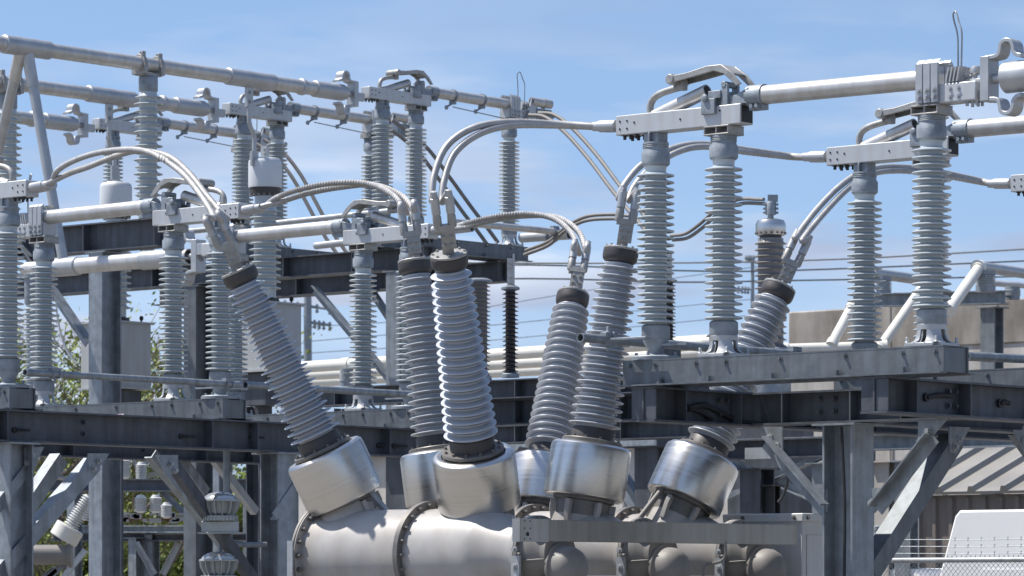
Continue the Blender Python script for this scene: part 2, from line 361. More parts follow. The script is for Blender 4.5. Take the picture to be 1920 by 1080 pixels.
    for s in (-1, 1):
        q.box((-0.06, s*0.080, 1.600), (0.11, 0.022, 0.10)); q.lathe([(0.024, 0), (0.024, 0.014), (0.015, 0.018)], (-0.08, s*0.09, 1.655), (0, s, 0), 14)
        q.box((0.055, s*0.055, 1.665), (0.05, 0.022, 0.15)); q.box((-0.02, s*0.06, 1.675), (0.10, 0.03, 0.05))
        q.plate([Vector((0.06, s*0.04, 1.61)), Vector((0.23, s*0.055, 1.60)), Vector((0.24, s*0.055, 1.70)), Vector((0.12, s*0.04, 1.66))], (0, 1, 0), 0.014)
    q.lathe([(0.020, -0.07), (0.020, 0.07)], (0.05, 0, 1.735), (0, 1, 0), 14)
    q.box((0.0, 0, 1.64), (0.12, 0.08, 0.06)); q.box((0.14, 0, 1.64), (0.14, 0.09, 0.05))
    q.build('hinge_assembly', 'cast', r, bevel=0.004)
    s_ = MB().tube([(0.21, 0, 1.650), (0.33, 0, 1.650)], 0.070, 28); s_.box((0.28, 0, 1.572), (0.11, 0.06, 0.03)); s_.bolt((0.26, -0.03, 1.58), (0, -1, 0), 0.014, 0.03); s_.bolt((0.30, -0.03, 1.58), (0, -1, 0), 0.014, 0.03)
    bl = MB().tube([(0.30, 0, 1.650), (1.56, 0, 1.640)], 0.0605, 28); bo = bl.build('blade', 'alu', r)
    s_.build('blade_sleeve', 'cast', bo)
    # jaw
    j = MB().box((1.745, 0, 1.535), (0.44, 0.13, 0.118)); jo = j.build('jaw_box', 'box_paint', r, bevel=0.008)
    j = MB()
    for s in (-1, 1):
        for i in range(3):
            x = 1.565+i*0.056
            strap2 = [Vector((x-0.024, s*0.078, 1.485)), Vector((x+0.024, s*0.078, 1.485)), Vector((x+0.024, s*0.078, 1.725)), Vector((x-0.024, s*0.078, 1.725))]
            j.plate(strap2, (0, 1, 0), 0.020)
            j.plate([Vector((x-0.024, s*0.078, 1.725)), Vector((x+0.024, s*0.078, 1.725)), Vector((x+0.024, s*0.055, 1.745)), Vector((x-0.024, s*0.055, 1.745))], (0, 0.6, 0.8), 0.016)
            for z in (1.515, 1.560): j.bolt((x, s*0.088, z), (0, s, 0), 0.011, 0.018)
        for i in range(4):
            x = 1.75+i*0.026
            j.plate([Vector((x, s*0.04-0.03, 1.60)), Vector((x+0.01, s*0.04+0.03, 1.60)), Vector((x+0.03, s*0.04+0.03, 1.69)), Vector((x+0.02, s*0.04-0.03, 1.69))], (1, 0, 0), 0.010)
        for x, z in ((1.78, 1.51), (1.78, 1.56), (1.84, 1.51), (1.84, 1.56)): j.bolt((x, s*0.066, z), (0, s, 0), 0.009, 0.012)
    j.build('contact_fingers', 'alu_grey', jo)
    j = MB().lathe([(0.0, 0.0), (0.02, 0.003), (0.034, 0.016), (0.036, 0.034), (0.028, 0.056), (0.0, 0.066)], (1.92, 0, 1.63), Z, 18); j.tube([(1.83, 0, 1.625), (1.92, 0, 1.64)], 0.012, 8)
    j.tube([(1.92, 0, 1.59), (1.92, 0, 1.645)], 0.012, 8)
    for x in (1.88, 1.92, 1.95): j.bolt((x, 0.03, 1.478), (0, 0, -1), 0.010, 0.03); j.bolt((x, -0.03, 1.478), (0, 0, -1), 0.010, 0.03)
    j.build('corona_ball', 'alu_grey', jo)
    hn = cr([(1.78, 0.02, 1.60), (1.78, 0.02, 1.80), (1.775, 0.02, 1.90), (1.755, 0.01, 1.99), (1.76, 0, 2.025), (1.785, -0.01, 2.03), (1.815, -0.02, 1.96), (1.84, -0.03, 1.90), (1.84, -0.03, 1.80), (1.835, -0.03, 1.60)], 5)
    MB().tube(hn, 0.0055, 8).build('arcing_horn', 'galv', r)
    return r
def make_terminal_loops(mb, s=1.0):
    "bent-bar expansion terminal: x=0 plate, pipe end at x=+0.12 going +x"
    mb.box((0, 0, 0), (0.07*s, 0.13*s, 0.30*s))
    for q in (-1, 1):
        pth = [(0.0, 0.140), (0.07, 0.142), (0.105, 0.155), (0.118, 0.19), (0.125, 0.225), (0.16, 0.245), (0.20, 0.235), (0.22, 0.20), (0.225, 0.165), (0.25, 0.140), (0.29, 0.13)]
        pth = [(p.x, p.z) for p in cr([Vector((a*s, 0, b*s*q)) for a, b in pth], 3)]
        strap(mb, pth, 0.028*s, 0.12*s)
    mb.tube([(0, 0, 0), (0.16*s, 0, 0)], 0.033*s, 16)
    mb.tube([(-0.035*s, 0, 0), (0.012*s, 0, 0)], 0.055*s, 16)
# ---- right-hand row (blades reach towards the near right)
ZB = 3.165
HR = G(1357, 24.2, ZB)
SP = along(G(1225, along and 24.55, 0), U, 1612)
sw0 = make_switch('nearest disconnect switch, all three insulator posts in full view on the right-hand frame')
sw0.location = HR; sw0.rotation_euler = (0, 0, RV)
PS = 2.33
RIGHT = [sw0]
RIGHT.append(copy_thing(sw0, HR+U*PS, 'disconnect switch directly behind the nearest right-hand one', RV))
RIGHT.append(copy_thing(sw0, HR+U*PS*2, 'disconnect switch at the right edge, only the holed end of its box showing', RV))
# ---- left-hand row (blades reach away to the left)
HL = G(325, 31.7, 3.25)
LEFT = []
lab = ['disconnect switch cut by the left edge, feeding the large double cable arch',
       'left-hand disconnect switch with its white blade in front of the thick square steel column',
       'left-hand disconnect switch whose hinge box is right behind the central tilted bushings']
for k in (-1, 0, 1): LEFT.append(copy_thing(sw0, HL+U*PS*k, lab[k+1], RV+math.pi))
# ---- high row in the background (blades reach away to the right)
HH0 = G(710, 42.0, 0); HH = HH0+U*along(HH0, U, 780); HH.z = 5.62
PH = 2.17
lab = ['highest background disconnect switch, its jaw post alone against the blue sky',
       'high background disconnect switch above the white-capped instrument transformer, middle of three',
       'high background disconnect switch farthest left, above the white domed cap beside the bus post']
HIGH = []
for k in range(3): HIGH.append(copy_thing(sw0, HH-V*PH*k, lab[k], RU))
# ================================================================ CIRCUIT BREAKER
B0 = G(890, 25.0, 0)
TB = along(B0, V, 1008); TE = along(B0, -V, 614); TA = along(B0, -V, 655); UT = along(B0, U, 1085)
brk = thing('circuit_breaker', B0+Vector((0, 0, 0)), 'big grey dead tank circuit breaker with six tilted ribbed bushings in shiny aluminium drums', 'circuit breaker')
W0 = B0.copy()
AXZ = 1.91; TR = 0.308
def frame_mat(axis):
    return axis.to_track_quat('Z', 'Y')
for k in range(3):
    c = B0+U*UT*k+Z*AXZ
    a, b = c-V*TE, c+V*TB
    m = MB()
    L = TE+TB
    prof = [(0.0, -0.05), (0.12, -0.045), (0.22, -0.03), (0.27, 0.0), (TR+0.055, 0.0), (TR+0.055, 0.035), (TR, 0.036), (TR, 0.09), 
             (TR, L-0.40), (TR*0.97, L-0.34), (0.225, L-0.18), (0.215, L-0.035), (0.255, L-0.034), (0.255, L), (0.15, L)]
    m.lathe(prof, a, V, 72)
    # necks
    for t in (-TA, 0.0):
        m.lathe([(0.215, 0.05), (0.20, TR-0.05), (0.18, TR+0.0), (0.17, TR+0.06)], c+V*t, Z, 48)
    tk = m.build('pole_tank', 'tank', brk, world=W0)
    fl = MB(); mid = c-V*along(B0, -V, 808)
    fl.lathe([(TR+0.002, -0.021), (TR+0.052, -0.02), (TR+0.052, 0.018), (TR+0.002, 0.019)], mid-V*0.0, V, 72)
    fl.lathe([(TR+0.056, 0.002), (TR+0.060, 0.004), (TR+0.060, 0.014), (TR+0.056, 0.016)], a+V*0.01, V, 72)
    for q in range(22):
        an = 2*math.pi*q/22; d = Vector(U*math.cos(an)+Z*math.sin(an))
        fl.bolt(mid+d*(TR+0.028)+V*0.018, V, 0.010, 0.03); fl.bolt(a+V*0.035+d*(TR+0.03), V, 0.012, 0.035)
        fl.bolt(b+d*0.238, V, 0.009, 0.03)
    fl.build('bolted_flange', 'flange', tk, world=W0)
    # end mechanism housing
    h = MB(); h.lathe([(0.255, 0), (0.255, 0.022), (0.222, 0.024), (0.215, 0.05), (0.195, 0.10), (0.165, 0.14), (0.16, 0.16), (0.16, 0.19), (0.0, 0.195)], b+V*0.003, V, 48)
    ce = b+V*0.19-Z*0.09
    h.lathe([(0.150, 0), (0.165, 0.004), (0.165, 0.025), (0.145, 0.028), (0.143, 0.06), (0.138, 0.10), (0.118, 0.14), (0.08, 0.165), (0.0, 0.178)], ce, V, 32)
    h.box(ce+V*0.06-Z*0.05, (0.18, 0.14, 0.22), (U, V, Z)); h.box(ce+V*0.07-Z*0.20, (0.26, 0.14, 0.10), (U, V, Z))
    h.lathe([(0.10, 0), (0.10, 0.10), (0.07, 0.15), (0.0, 0.16)], ce+V*0.08-Z*0.12, -Z, 20)
    for q in range(8):
        an = 2*math.pi*q/8+0.2; d = Vector(U*math.cos(an)+Z*math.sin(an))
        h.plate([b+V*0.02+d*0.17, b+V*0.02+d*0.225, b+V*0.09+d*0.21, b+V*0.20+d*0.17], V.cross(d), 0.012)
    for q in range(6):
        an = 2*math.pi*q/6; d = Vector(U*math.cos(an)+Z*math.sin(an)); h.bolt(b+V*0.025+d*0.238, V, 0.012, 0.03)
    h.build('mechanism_housing', 'mech', brk, world=W0, bevel=0.003)
    # support plate beside the end flange
    s = MB()
    s.box(b+V*0.05-U*0.275-Z*0.40, (0.02, 0.07, 0.78), (U, V, Z)); MB().box(a+V*0.02-U*0.385-Z*0.3, (0.012, 0.05, 0.8), (U, V, Z)).build('support_plate', 'galv_light', brk, world=W0)
    for z in (0.03, -0.08, -0.16): s.bolt(b+V*0.05-U*0.285+Z*z, -U, 0.013, 0.025)
    MB().box(c-V*0.5-Z*1.12, (0.5, 0.2, 1.5), (U, V, Z)).build('saddle_stand', 'galv_light', brk, world=W0)
    s.build('support_plate', 'galv_light', brk, world=W0)
def make_bushing(shiny=True):
    "returns dict of MB parts in local coordinates, z along the axis, z=0 at drum top flange"
    d = {}
    d['drum'] = MB().lathe([(0.215, -0.37), (0.262, -0.372), (0.272, -0.366), (0.276, -0.355), (0.276, -0.045), (0.272, -0.022), (0.256, -0.006), (0.236, -0.002), (0.215, -0.006), (0.205, -0.03), (0.205, -0.12)], seg=72)
    d['under'] = MB().lathe([(0.0, -0.345), (0.255, -0.345), (0.255, -0.352), (0.21, -0.353), (0.21, -0.39), (0.185, -0.40), (0.175, -0.55), (0.0, -0.56)], seg=40)
    f = MB().lathe([(0.10, -0.04), (0.196, -0.04), (0.202, -0.032), (0.202, -0.014), (0.196, -0.010), (0.150, -0.008)], seg=48)
    for q in range(12):
        a = 2*math.pi*q/12; f.bolt((0.178*math.cos(a), 0.178*math.sin(a), -0.010), Z, 0.008, 0.022)
    f.lathe([(0.19, 0.0), (0.205, 0.001), (0.207, 0.006), (0.207, 0.022), (0.203, 0.027), (0.155, 0.028)], seg=48)
    for q in range(12):
        a = 2*math.pi*(q+0.5)/12; f.bolt((0.183*math.cos(a), 0.183*math.sin(a), 0.026), Z, 0.009, 0.018)
    d['flange'] = f
    d['collar'] = MB().lathe([(0.150, 0.02), (0.148, 0.100), (0.144, 0.107), (0.12, 0.108)], seg=48)
    d['sheds'] = MB().lathe([(0.126, 0.105)]+sheds(20, 0.122, 0.180, 0.125, 1.262, 0.084, 0.136, lip=0.0038, sub=0.034)+[(0.094, 1.28)], seg=56)
    c = MB().lathe([(0.09, 1.25), (0.108, 1.262), (0.118, 1.275), (0.122, 1.30), (0.121, 1.335), (0.112, 1.342), (0.0, 1.343)], seg=48)
    d['cap'] = c
    t = MB().lathe([(0.118, 1.340), (0.120, 1.343), (0.120, 1.354), (0.116, 1.358), (0.0, 1.359)], seg=40)
    for q in range(8):
        a = 2*math.pi*q/8; t.bolt((0.103*math.cos(a), 0.103*math.sin(a), 1.357), Z, 0.008, 0.014)
    t.box((0, 0, 1.43), (0.075, 0.028, 0.16)); t.box((0.014, -0.03, 1.46), (0.09, 0.024, 0.13))
    for x in (-0.02, 0.03):
        for z in (1.425, 1.48): t.bolt((x, -0.04, z), (0, -1, 0), 0.010, 0.03); t.bolt((x, 0.014, z), (0, 1, 0), 0.010, 0.03)
    t.box((0.0, -0.02, 1.535), (0.12, 0.055, 0.04))
    for x in (-0.047, 0.047): t.lathe([(0.026, 0), (0.029, 0.01), (0.029, 0.075), (0.024, 0.09), (0.024, 0.14), (0.018, 0.145)], (x, -0.02, 1.535), Z, 16)
    d['terminal'] = t
    return d
BM = {'drum': ('current_transformer_drum', 'brushed'), 'under': ('mounting_ring', 'flange'), 'flange': ('bolted_flange', 'flange'), 'collar': ('collar', 'collar'),
      'sheds': ('bushing', 'silicone'), 'cap': ('end_cap', 'collar'), 'terminal': ('cable_terminal', 'cast_warm')}
proto = make_bushing(); pm = {}
LB = 1.30
BUSH = {}
spec = {'A': (606, 846, 25.72, 452, -0.17), 'B': (887, 848, 24.92, 843, -0.44), 'C': (822, 846, 26.5, 779, 0.06),
        'D': (1025, 868, 27.3, 1073, 0.45), 'E': (1110, 833, 25.78, 1163, 0.06), 'F': (1320, 854, 26.65, 1457, 0.24)}
for nm, (px, py, D, tx, dy) in spec.items():
    f = P(px, py, D); x2 = (tx-CX)/F*(D+dy); dx = x2-f.x; dz = math.sqrt(LB**2-dx*dx-dy*dy); ax = Vector((dx, dy, dz)).normalized()
    q = ax.to_track_quat('Z', 'X'); 
    # keep the terminal plate facing the camera
    ysd = Vector((0, 1, 0)); ysd = (ysd-ax*ysd.dot(ax)).normalized(); xsd = ysd.cross(ax)
    M = Matrix((xsd, ysd, ax)).transposed().to_4x4(); M.translation = f-W0
    bo = None
    for key in ('sheds', 'drum', 'under', 'flange', 'collar', 'cap', 'terminal'):
        n_, mt = BM[key]
        if key not in pm: ob = proto[key].build(n_, mt); pm[key] = ob.data
        else: ob = bpy.data.objects.new(n_, pm[key]); SC.collection.objects.link(ob)
        if key == 'sheds': ob.parent = brk; ob.matrix_local = M; bo = ob
        elif key == 'drum': ob.parent = brk; ob.matrix_local = M; dr = ob
        elif key == 'under': ob.parent = dr
        else: ob.parent = bo
    WT = (Matrix.Translation(W0) @ M)
    BUSH[nm] = (WT @ Vector((-0.047, -0.02, 1.66)), WT @ Vector((0.047, -0.02, 1.66)), WT.to_3x3() @ Z, WT @ Vector((0, 0, 1.5)))
    # saddle casting between drum and tank and a stay rod
    s = MB(); bb = WT @ Vector((0, 0, -0.50))
    s.lathe([(0.205, -0.16), (0.185, -0.02), (0.175, 0.08), (0.17, 0.16)], WT @ Vector((0, 0, -0.54)), WT.to_3x3() @ Z, 40)
    for q_ in range(6):
        an = q_*math.pi/3; dq = WT.to_3x3() @ Vector((math.cos(an), math.sin(an), 0)); zq = WT.to_3x3() @ Z; o0 = WT @ Vector((0, 0, -0.40))
        s.plate([o0+dq*0.16, o0+dq*0.225, o0+dq*0.225-zq*0.06, o0+dq*0.20-zq*0.17, o0+dq*0.16-zq*0.17], dq.cross(zq), 0.035)
    s.build('neck_casting', 'tank', brk, world=W0, bevel=0.004)
    if nm in 'AF':
        MB().tube([WT @ Vector((0.17 if nm == 'A' else -0.17, -0.12, -0.36)), WT @ Vector((0.29 if nm == 'A' else -0.27, -0.16, -0.78))], 0.021, 12).build('stay_rod', 'mech' if nm == 'F' else 'cast', brk, world=W0)
    if nm == 'C' or nm == 'D':
        MB().tube([WT @ Vector((-0.15, -0.16, -0.38)), WT @ Vector((-0.16, -0.17, -0.58))], 0.025, 12).build('stay_rod', 'mech', brk, world=W0)
# cable tray (stainless) in front and the control cabinet
t0 = G(976, 23.85, 0); tl = along(t0, U, 1495); t1 = t0+U*tl
def ztop(py, D): return CZ+(HY-py)/F*D
zt = ztop(973, 23.85)
tr = MB(); mid = (t0+t1)/2; tr.box(Vector((mid.x, mid.y, zt-0.07))+V*(-0.03), (tl, 0.06, 0.138), (U, V, Z))
tro = tr.build('cable_tray', 'tray', brk, world=W0, bevel=0.003)
e = MB(); e.box(Vector((t0.x, t0.y, zt-0.07))+U*0.13+V*0.003, (0.27, 0.008, 0.146), (U, V, Z)); e.box(Vector((t0.x, t0.y, zt-0.07))-U*0.004-V*0.03, (0.008, 0.064, 0.146), (U, V, Z))
e.build('tray_end_cover', 'tray_end', tro, world=W0)
e = MB(); e.lathe([(0.013, 0), (0.013, 0.004)], Vector((t0.x, t0.y, zt-0.095))+U*0.06+V*0.007, V, 16)
for zz in (-0.012, -0.058, -0.125):
    for uu in (0.03, 0.085): e.lathe([(0.004, 0), (0.004, 0.003)], Vector((t0.x, t0.y, zt+zz))+U*uu+V*0.007, V, 8)
e.build('holes', 'black', tro, world=W0)
cbp = G(1504, 26.45, 0); zc = ztop(967, 26.45)
cab = MB(); cw, cdp = 0.66, 0.60
cc_ = cbp-V*cw/2+U*cdp/2; cab.box(Vector((cc_.x, cc_.y, zc/2+0.1)), (cw, cdp, zc-0.2), (V, U, Z))
co = cab.build('control_cabinet', 'cabinet', brk, world=W0, bevel=0.008)
e = MB(); e.box(Vector((cc_.x, cc_.y, zc-0.012)), (cw+0.05, cdp+0.05, 0.06), (V, U, Z))
e.build('cabinet_lid', 'cabinet', co, world=W0, bevel=0.008)
e = MB()
e.box(cbp+V*0.003+U*0.30+Z*(zc*0.55), (0.50, 0.006, zc*0.78), (U, V, Z)); e.build('cabinet_door', 'cabinet', co, world=W0, bevel=0.002)
e = MB()
for x in (0.03, 0.40): e.bolt(cbp+V*(0.028)+U*x+Z*(zc-0.012), V, 0.010, 0.012)
for x in (0.05, 0.5): e.bolt(cbp-U*(0.028)-V*x+Z*(zc-0.012), -U, 0.010, 0.012)
e.build('bolts', 'flange', co, world=W0)
e = MB()
for k in range(3):
    c = B0+U*(UT*k+0.40)+V*0.72+Z*1.50
    MB().box(c, (0.40, 0.02, 0.55), (U, V, Z)).build('housing_cover', 'cabinet', brk, world=W0)

e = MB()
fr = B0+U*UT-V*0.4
e.box(fr+Z*1.30, (3.2, 0.12, 0.16), (U, V, Z)); e.box(fr-V*0.9+Z*1.30, (3.2, 0.12, 0.16), (U, V, Z)); e.box(fr+V*0.7+Z*1.35, (3.0, 0.10, 0.12), (U, V, Z))
for a_ in (-1.4, 1.4):
    for b_ in (-0.9, 0.7): e.box(fr+U*a_+V*b_+Z*0.65, (0.12, 0.12, 1.3), (U, V, Z))
e.build('stand_frame', 'galv', brk, world=W0)
pt = cr([P(x_, y_, 25.15) for x_, y_ in ((1360, 1015), (1360, 1040), (1352, 1052), (1335, 1057), (1322, 1062), (1318, 1085))], 5)
MB().tube(pt, 0.010, 8).build('conduit', 'flange', brk, world=W0)
# ================================================================ JUMPER CABLES
def cable(name, label, paths, r, m='cable', group=None, strand=True, cat='cable', ends=()):
    loc = Vector(paths[0][0])
    root = thing(name, loc, label, cat, group)
    for p in paths:
        pp = cr(p, 12)
        mb = MB()
        if strand: mb.tube(pp, r, 24, lobes=1, twist=26)
        else: mb.tube(pp, r, 12)
        mb.build('conductor', m, root, world=loc, smooth=80)
    for a, b, rr in ends:
        MB().tube([a, a+(b-a)*0.7, a+(b-a)*0.72, b], [rr, rr, rr*0.82, rr*0.78], 18).build('ferrule', 'alu_grey', root, world=loc)
    return root
def path(pts, D0, D1):
    n = len(pts); L = [0]
    for i in range(1, n): L.append(L[-1]+math.hypot(pts[i][0]-pts[i-1][0], pts[i][1]-pts[i-1][1]))
    return [P(x, y, D0+(D1-D0)*l/L[-1]) for (x, y), l in zip(pts, L)]
def swpt(root, x, y, z): return (Matrix.Translation(root.location) @ root.rotation_euler.to_matrix().to_4x4()) @ Vector((x, y, z))
CR = 0.0235
GC = 'stranded double jumpers from the switches to the breaker bushings'
def jumper(label, sw, key, pa, pb, D0, D1, fuse=False):
    s = swpt(sw, -0.86, -0.03, 1.545); s2 = swpt(sw, -0.86, 0.03, 1.545)
    o_ = swpt(sw, -1.02, -0.03, 1.555); o2 = swpt(sw, -1.02, 0.03, 1.555)
    t1_, t2_, ax, _ = BUSH[key]
    A = [o_]+path(pa, D0, D1)+[t1_+ax*0.10, t1_]
    Bq = [o2]+path(pb, D0, D1)+[t2_+ax*0.10, t2_]
    return cable('jumper_cable', label, [A, Bq], CR, group=GC, ends=[(t1_-ax*0.03, t1_+ax*0.12, 0.030), (t2_-ax*0.03, t2_+ax*0.12, 0.030), (s, o_+(o_-s)*0.2, 0.040), (s2, o2+(o2-s2)*0.2, 0.036)])
jumper('thick double cable arching over the left edge to the leftmost tilted bushing', LEFT[0], 'A',
       [(110, 318), (160, 293), (222, 281), (278, 285), (333, 317), (370, 357), (400, 405)], [(130, 325), (165, 313), (222, 291), (262, 283), (315, 293), (355, 325), (389, 368), (425, 410)], 29.0, 26.0)
jumper('double cable arching from the middle left hinge box to the bushing behind the central one', LEFT[1], 'C',
       [(520, 370), (570, 353), (630, 343), (690, 345), (735, 365), (762, 398)], [(530, 377), (580, 362), (640, 351), (700, 347), (752, 367), (782, 402)], 30.9, 27.0)
jumper('double cable arching right from behind the central bushing to the slim bushing right of it', LEFT[2], 'D',
       [(870, 420), (920, 408), (980, 401), (1035, 409), (1070, 436), (1086, 475)], [(870, 426), (920, 414), (985, 405), (1045, 408), (1085, 435), (1100, 475)], 32.5, 28.4)
jumper('tall double cable rising from the central bushing and sweeping right to the nearest hinge box', RIGHT[0], 'B',
       [(1040, 232), (950, 229), (885, 241), (837, 275), (814, 330), (810, 375)][0:], [(1040, 235), (955, 236), (897, 252), (853, 287), (833, 338), (829, 378)], 24.9, 24.4)
jumper('double cable passing behind the two front posts towards the second right-hand hinge box', RIGHT[1], 'E',
       [(1480, 292), (1400, 281), (1320, 270), (1262, 278), (1205, 308), (1172, 345), (1160, 372)], [(1480, 294), (1400, 285), (1320, 275), (1268, 286), (1217, 318), (1188, 352), (1180, 376)], 26.8, 25.9)
jumper('double cable arching behind the right-hand tall post down to the far right bushing', RIGHT[2], 'F',
       [(1835, 338), (1760, 322), (1690, 313), (1630, 318), (1580, 345), (1530, 395), (1492, 445)], [(1835, 341), (1760, 328), (1690, 320), (1635, 326), (1592, 352), (1545, 400), (1505, 450)], 28.5, 26.9)
# far cables
def far(label, pts, D0, D1, off, r=0.020, m='cable_dark'):
    a = path(pts, D0, D1); b = path([(x+off[0], y+off[1]) for x, y in pts], D0, D1)
    return cable('jumper_cable', label, [a, b], r, m, 'background double jumpers', strand=False)
far('double cable sloping down from the lone jaw post towards the front right posts', [(1010, 212), (1040, 216), (1075, 242), (1120, 292), (1170, 358), (1222, 420), (1246, 445)], 43.6, 41.5, (-18, 4), 0.023)
far('double cable sloping down right of the paired high posts to the central bushing', [(735, 225), (770, 250), (805, 282), (845, 335), (885, 390), (912, 425), (934, 455)], 44, 44.6, (-17, 8), 0.023)
far('double cable curving down right of the white-capped transformer', [(495, 262), (530, 285), (562, 325), (590, 375), (620, 430), (650, 474)], 45, 44.5, (-14, 8), 0.023)
far('double cable rising to the right behind the slim bushing and cable arch', [(985, 470), (1030, 452), (1062, 425), (1100, 406), (1150, 402), (1180, 405)], 42, 41, (-2, 8), 0.020)
far('double cable rising between the two front posts to the transformer bushing top', [(1258, 442), (1285, 438), (1312, 420), (1345, 392), (1385, 374), (1432, 374)], 38.5, 37, (4, 8), 0.018)
# ================================================================ HIGH TUBULAR BUSES
def busdir(d): return math.atan2(d.y, d.x)
BP = HH-U*(along(HH0, U, 780))      # rotator post foot, px 710
zbus = 5.62+1.50
b_end = BP-U*0.42                     # where the terminal plate stands
def make_bus(k, label, length, label_post=None):
    off = -V*PH*k
    e0 = b_end+off; e0 = Vector((e0.x, e0.y, zbus)); r = thing('tubular_bus', e0, label, 'bus pipe', 'high aluminium tube buses', rz=busdir(-U))
    MB().tube([(0.12, 0, 0), (length, 0, 0)], 0.074, 32, hollow=0.86).build('pipe', 'alu', r)
    for a, b in ((0.16, 0.62), (0.78, 0.84), (1.25, 1.95)):
        s = MB().tube([(a, 0, 0), (a+0.01, 0, 0), (b-0.01, 0, 0), (b, 0, 0)], [0.080, 0.090, 0.090, 0.080], 32)
        if a < 0.5: s.tube([(0.70, -0.085, 0.02), (0.30, -0.10, 0.05)], 0.014, 10)
        s.build('coupling_sleeve', 'alu_grey', r)
    m = MB(); make_terminal_loops(m, 0.93); m.box((-0.09, 0, -0.02), (0.16, 0.05, 0.09)); m.build('expansion_terminal', 'alu_grey', r, bevel=0.004)
    d = MB(); d.box((1.62, 0, -0.17), (0.09, 0.035, 0.25)); d.box((1.62, -0.02, -0.20), (0.07, 0.02, 0.2))
    for z in (-0.14, -0.24): d.bolt((1.62, 0.02, z), (0, 1, 0), 0.012, 0.02)
    d.tube(cr([(1.62, 0, -0.26), (1.62, 0, -0.42), (1.60, 0, -0.50), (1.54, 0, -0.60), (1.54, 0, -0.72), (1.54, 0, -0.80)], 5), 0.025, 12)
    d.box((1.54, 0, -0.84), (0.10, 0.03, 0.16))
    d.build('dropper', 'alu_grey', r)
    return r
bus0 = make_bus(0, 'topmost thick aluminium bus pipe crossing the upper left sky', 7.0)
bus1 = copy_thing(bus0, b_end-V*PH*1+Z*(zbus-5.62), 'second aluminium bus pipe, just below the topmost one, reaching to the fluted post', busdir(-U))
bus1.location.z = zbus
bus2 = copy_thing(bus0, b_end-V*PH*2, 'lowest of the three high bus pipes, its end loops near the left edge', busdir(-U)); bus2.location.z = zbus
# support posts of the buses: bigger insulators
pp0 = Vector((b_end.x, b_end.y, 0)); tp = along(pp0, -U, 278); pbase = pp0-U*tp
ZG = 5.52
def bus_post(loc, label, hgt, clamp=True):
    r = thing('bus_post_insulator', loc, label, 'insulator', 'large fluted posts carrying the high buses')
    ins = MB().lathe(sheds(16, 0.092, 0.152, 0.16, hgt-0.16, lip=0.005, alt=0.014), seg=44).build('insulator', 'porcelain', r)
    e = MB().lathe([(0.10, 0), (0.10, 0.15), (0.09, 0.17)]); e.build('bottom_fitting', 'cast', ins)
    e = MB().lathe([(0.09, hgt-0.17), (0.10, hgt-0.15), (0.10, hgt-0.02), (0.09, hgt)]); e.build('top_fitting', 'cast', ins)
    m = MB(); m.box((0, 0, hgt+0.015), (0.26, 0.14, 0.03), (U, V, Z))
    for s in (-1, 1):
        m.box(U*0.12*s+Z*(hgt+0.06), (0.05, 0.20, 0.10), (U, V, Z))
        m.lathe([(0.075, -0.022), (0.098, -0.022), (0.098, 0.022), (0.075, 0.022)], U*0.12*s+Z*(hgt+0.12), U, 28)
        m.bolt(U*0.12*s+Z*(hgt+0.215), Z, 0.014, 0.03)
        m.box(U*0.12*s+Z*(hgt+0.20)+V*0.05, (0.05, 0.03, 0.09), (U, V, Z))
    m.build('bus_clamp', 'cast_warm', r, bevel=0.004)
    return r
bp0 = bus_post(Vector((pbase.x, pbase.y, ZG)), 'large fluted grey post holding the topmost bus pipe, seen in full against the sky', zbus-0.12-ZG)
bp1 = copy_thing(bp0, Vector((pbase.x, pbase.y, ZG))-V*PH, 'large fluted grey post cut by the left edge, half hidden behind leaning pipes')
# A-frame droppers
tee = pp0-U*along(pp0, -U, 45); tee.z = zbus
low0 = P(120, 497, 37.9); lowz = low0.z
aft = thing('pipe_dropper', tee, 'pair of leaning aluminium pipes hanging as an inverted V from the topmost bus', 'bus pipe')
MB().tube([tee-U*0.28, tee-U*0.27, tee+U*0.33, tee+U*0.34], [0.08, 0.094, 0.094, 0.08], 32).build('tee_clamp', 'alu_grey', aft, world=tee)
for p1, s in ((low0, 0.04), (P(-32, 410, 39.0), -0.04)):
    a = tee+U*s-Z*0.03
    l = MB().tube([a, p1], 0.052, 24).build('pipe', 'alu_grey', aft, world=tee)
    d = (p1-a); MB().tube([a+d*0.17, a+d*0.172, a+d*0.02, a], [0.053, 0.060, 0.062, 0.062], 24).build('sleeve', 'alu', l, world=tee)
# lower bus along V
lb0 = Vector((low0.x, low0.y, lowz-0.02)); tl_ = along(lb0, V, 372); tL = along(lb0, -V, 48)
e0 = lb0+V*tl_
lb = thing('tubular_bus', e0, 'low aluminium bus pipe crossing in front of the thick steel column', 'bus pipe', rz=busdir(-V))
MB().tube([(0.12, 0, 0), (tl_+tL, 0, 0)], 0.080, 32, hollow=0.84).build('pipe', 'alu', lb)
for a, b in ((0.30, 0.78), (tl_-0.22, tl_+0.24)): MB().tube([(a, 0, 0), (a+0.012, 0, 0), (b-0.012, 0, 0), (b, 0, 0)], [0.085, 0.094, 0.094, 0.085], 32).build('coupling_sleeve', 'alu_grey', lb)
m = MB(); make_terminal_loops(m, 1.05); m.box((-0.16, 0, 0.06), (0.26, 0.13, 0.11)); m.build('expansion_terminal', 'alu_grey', lb, bevel=0.004)
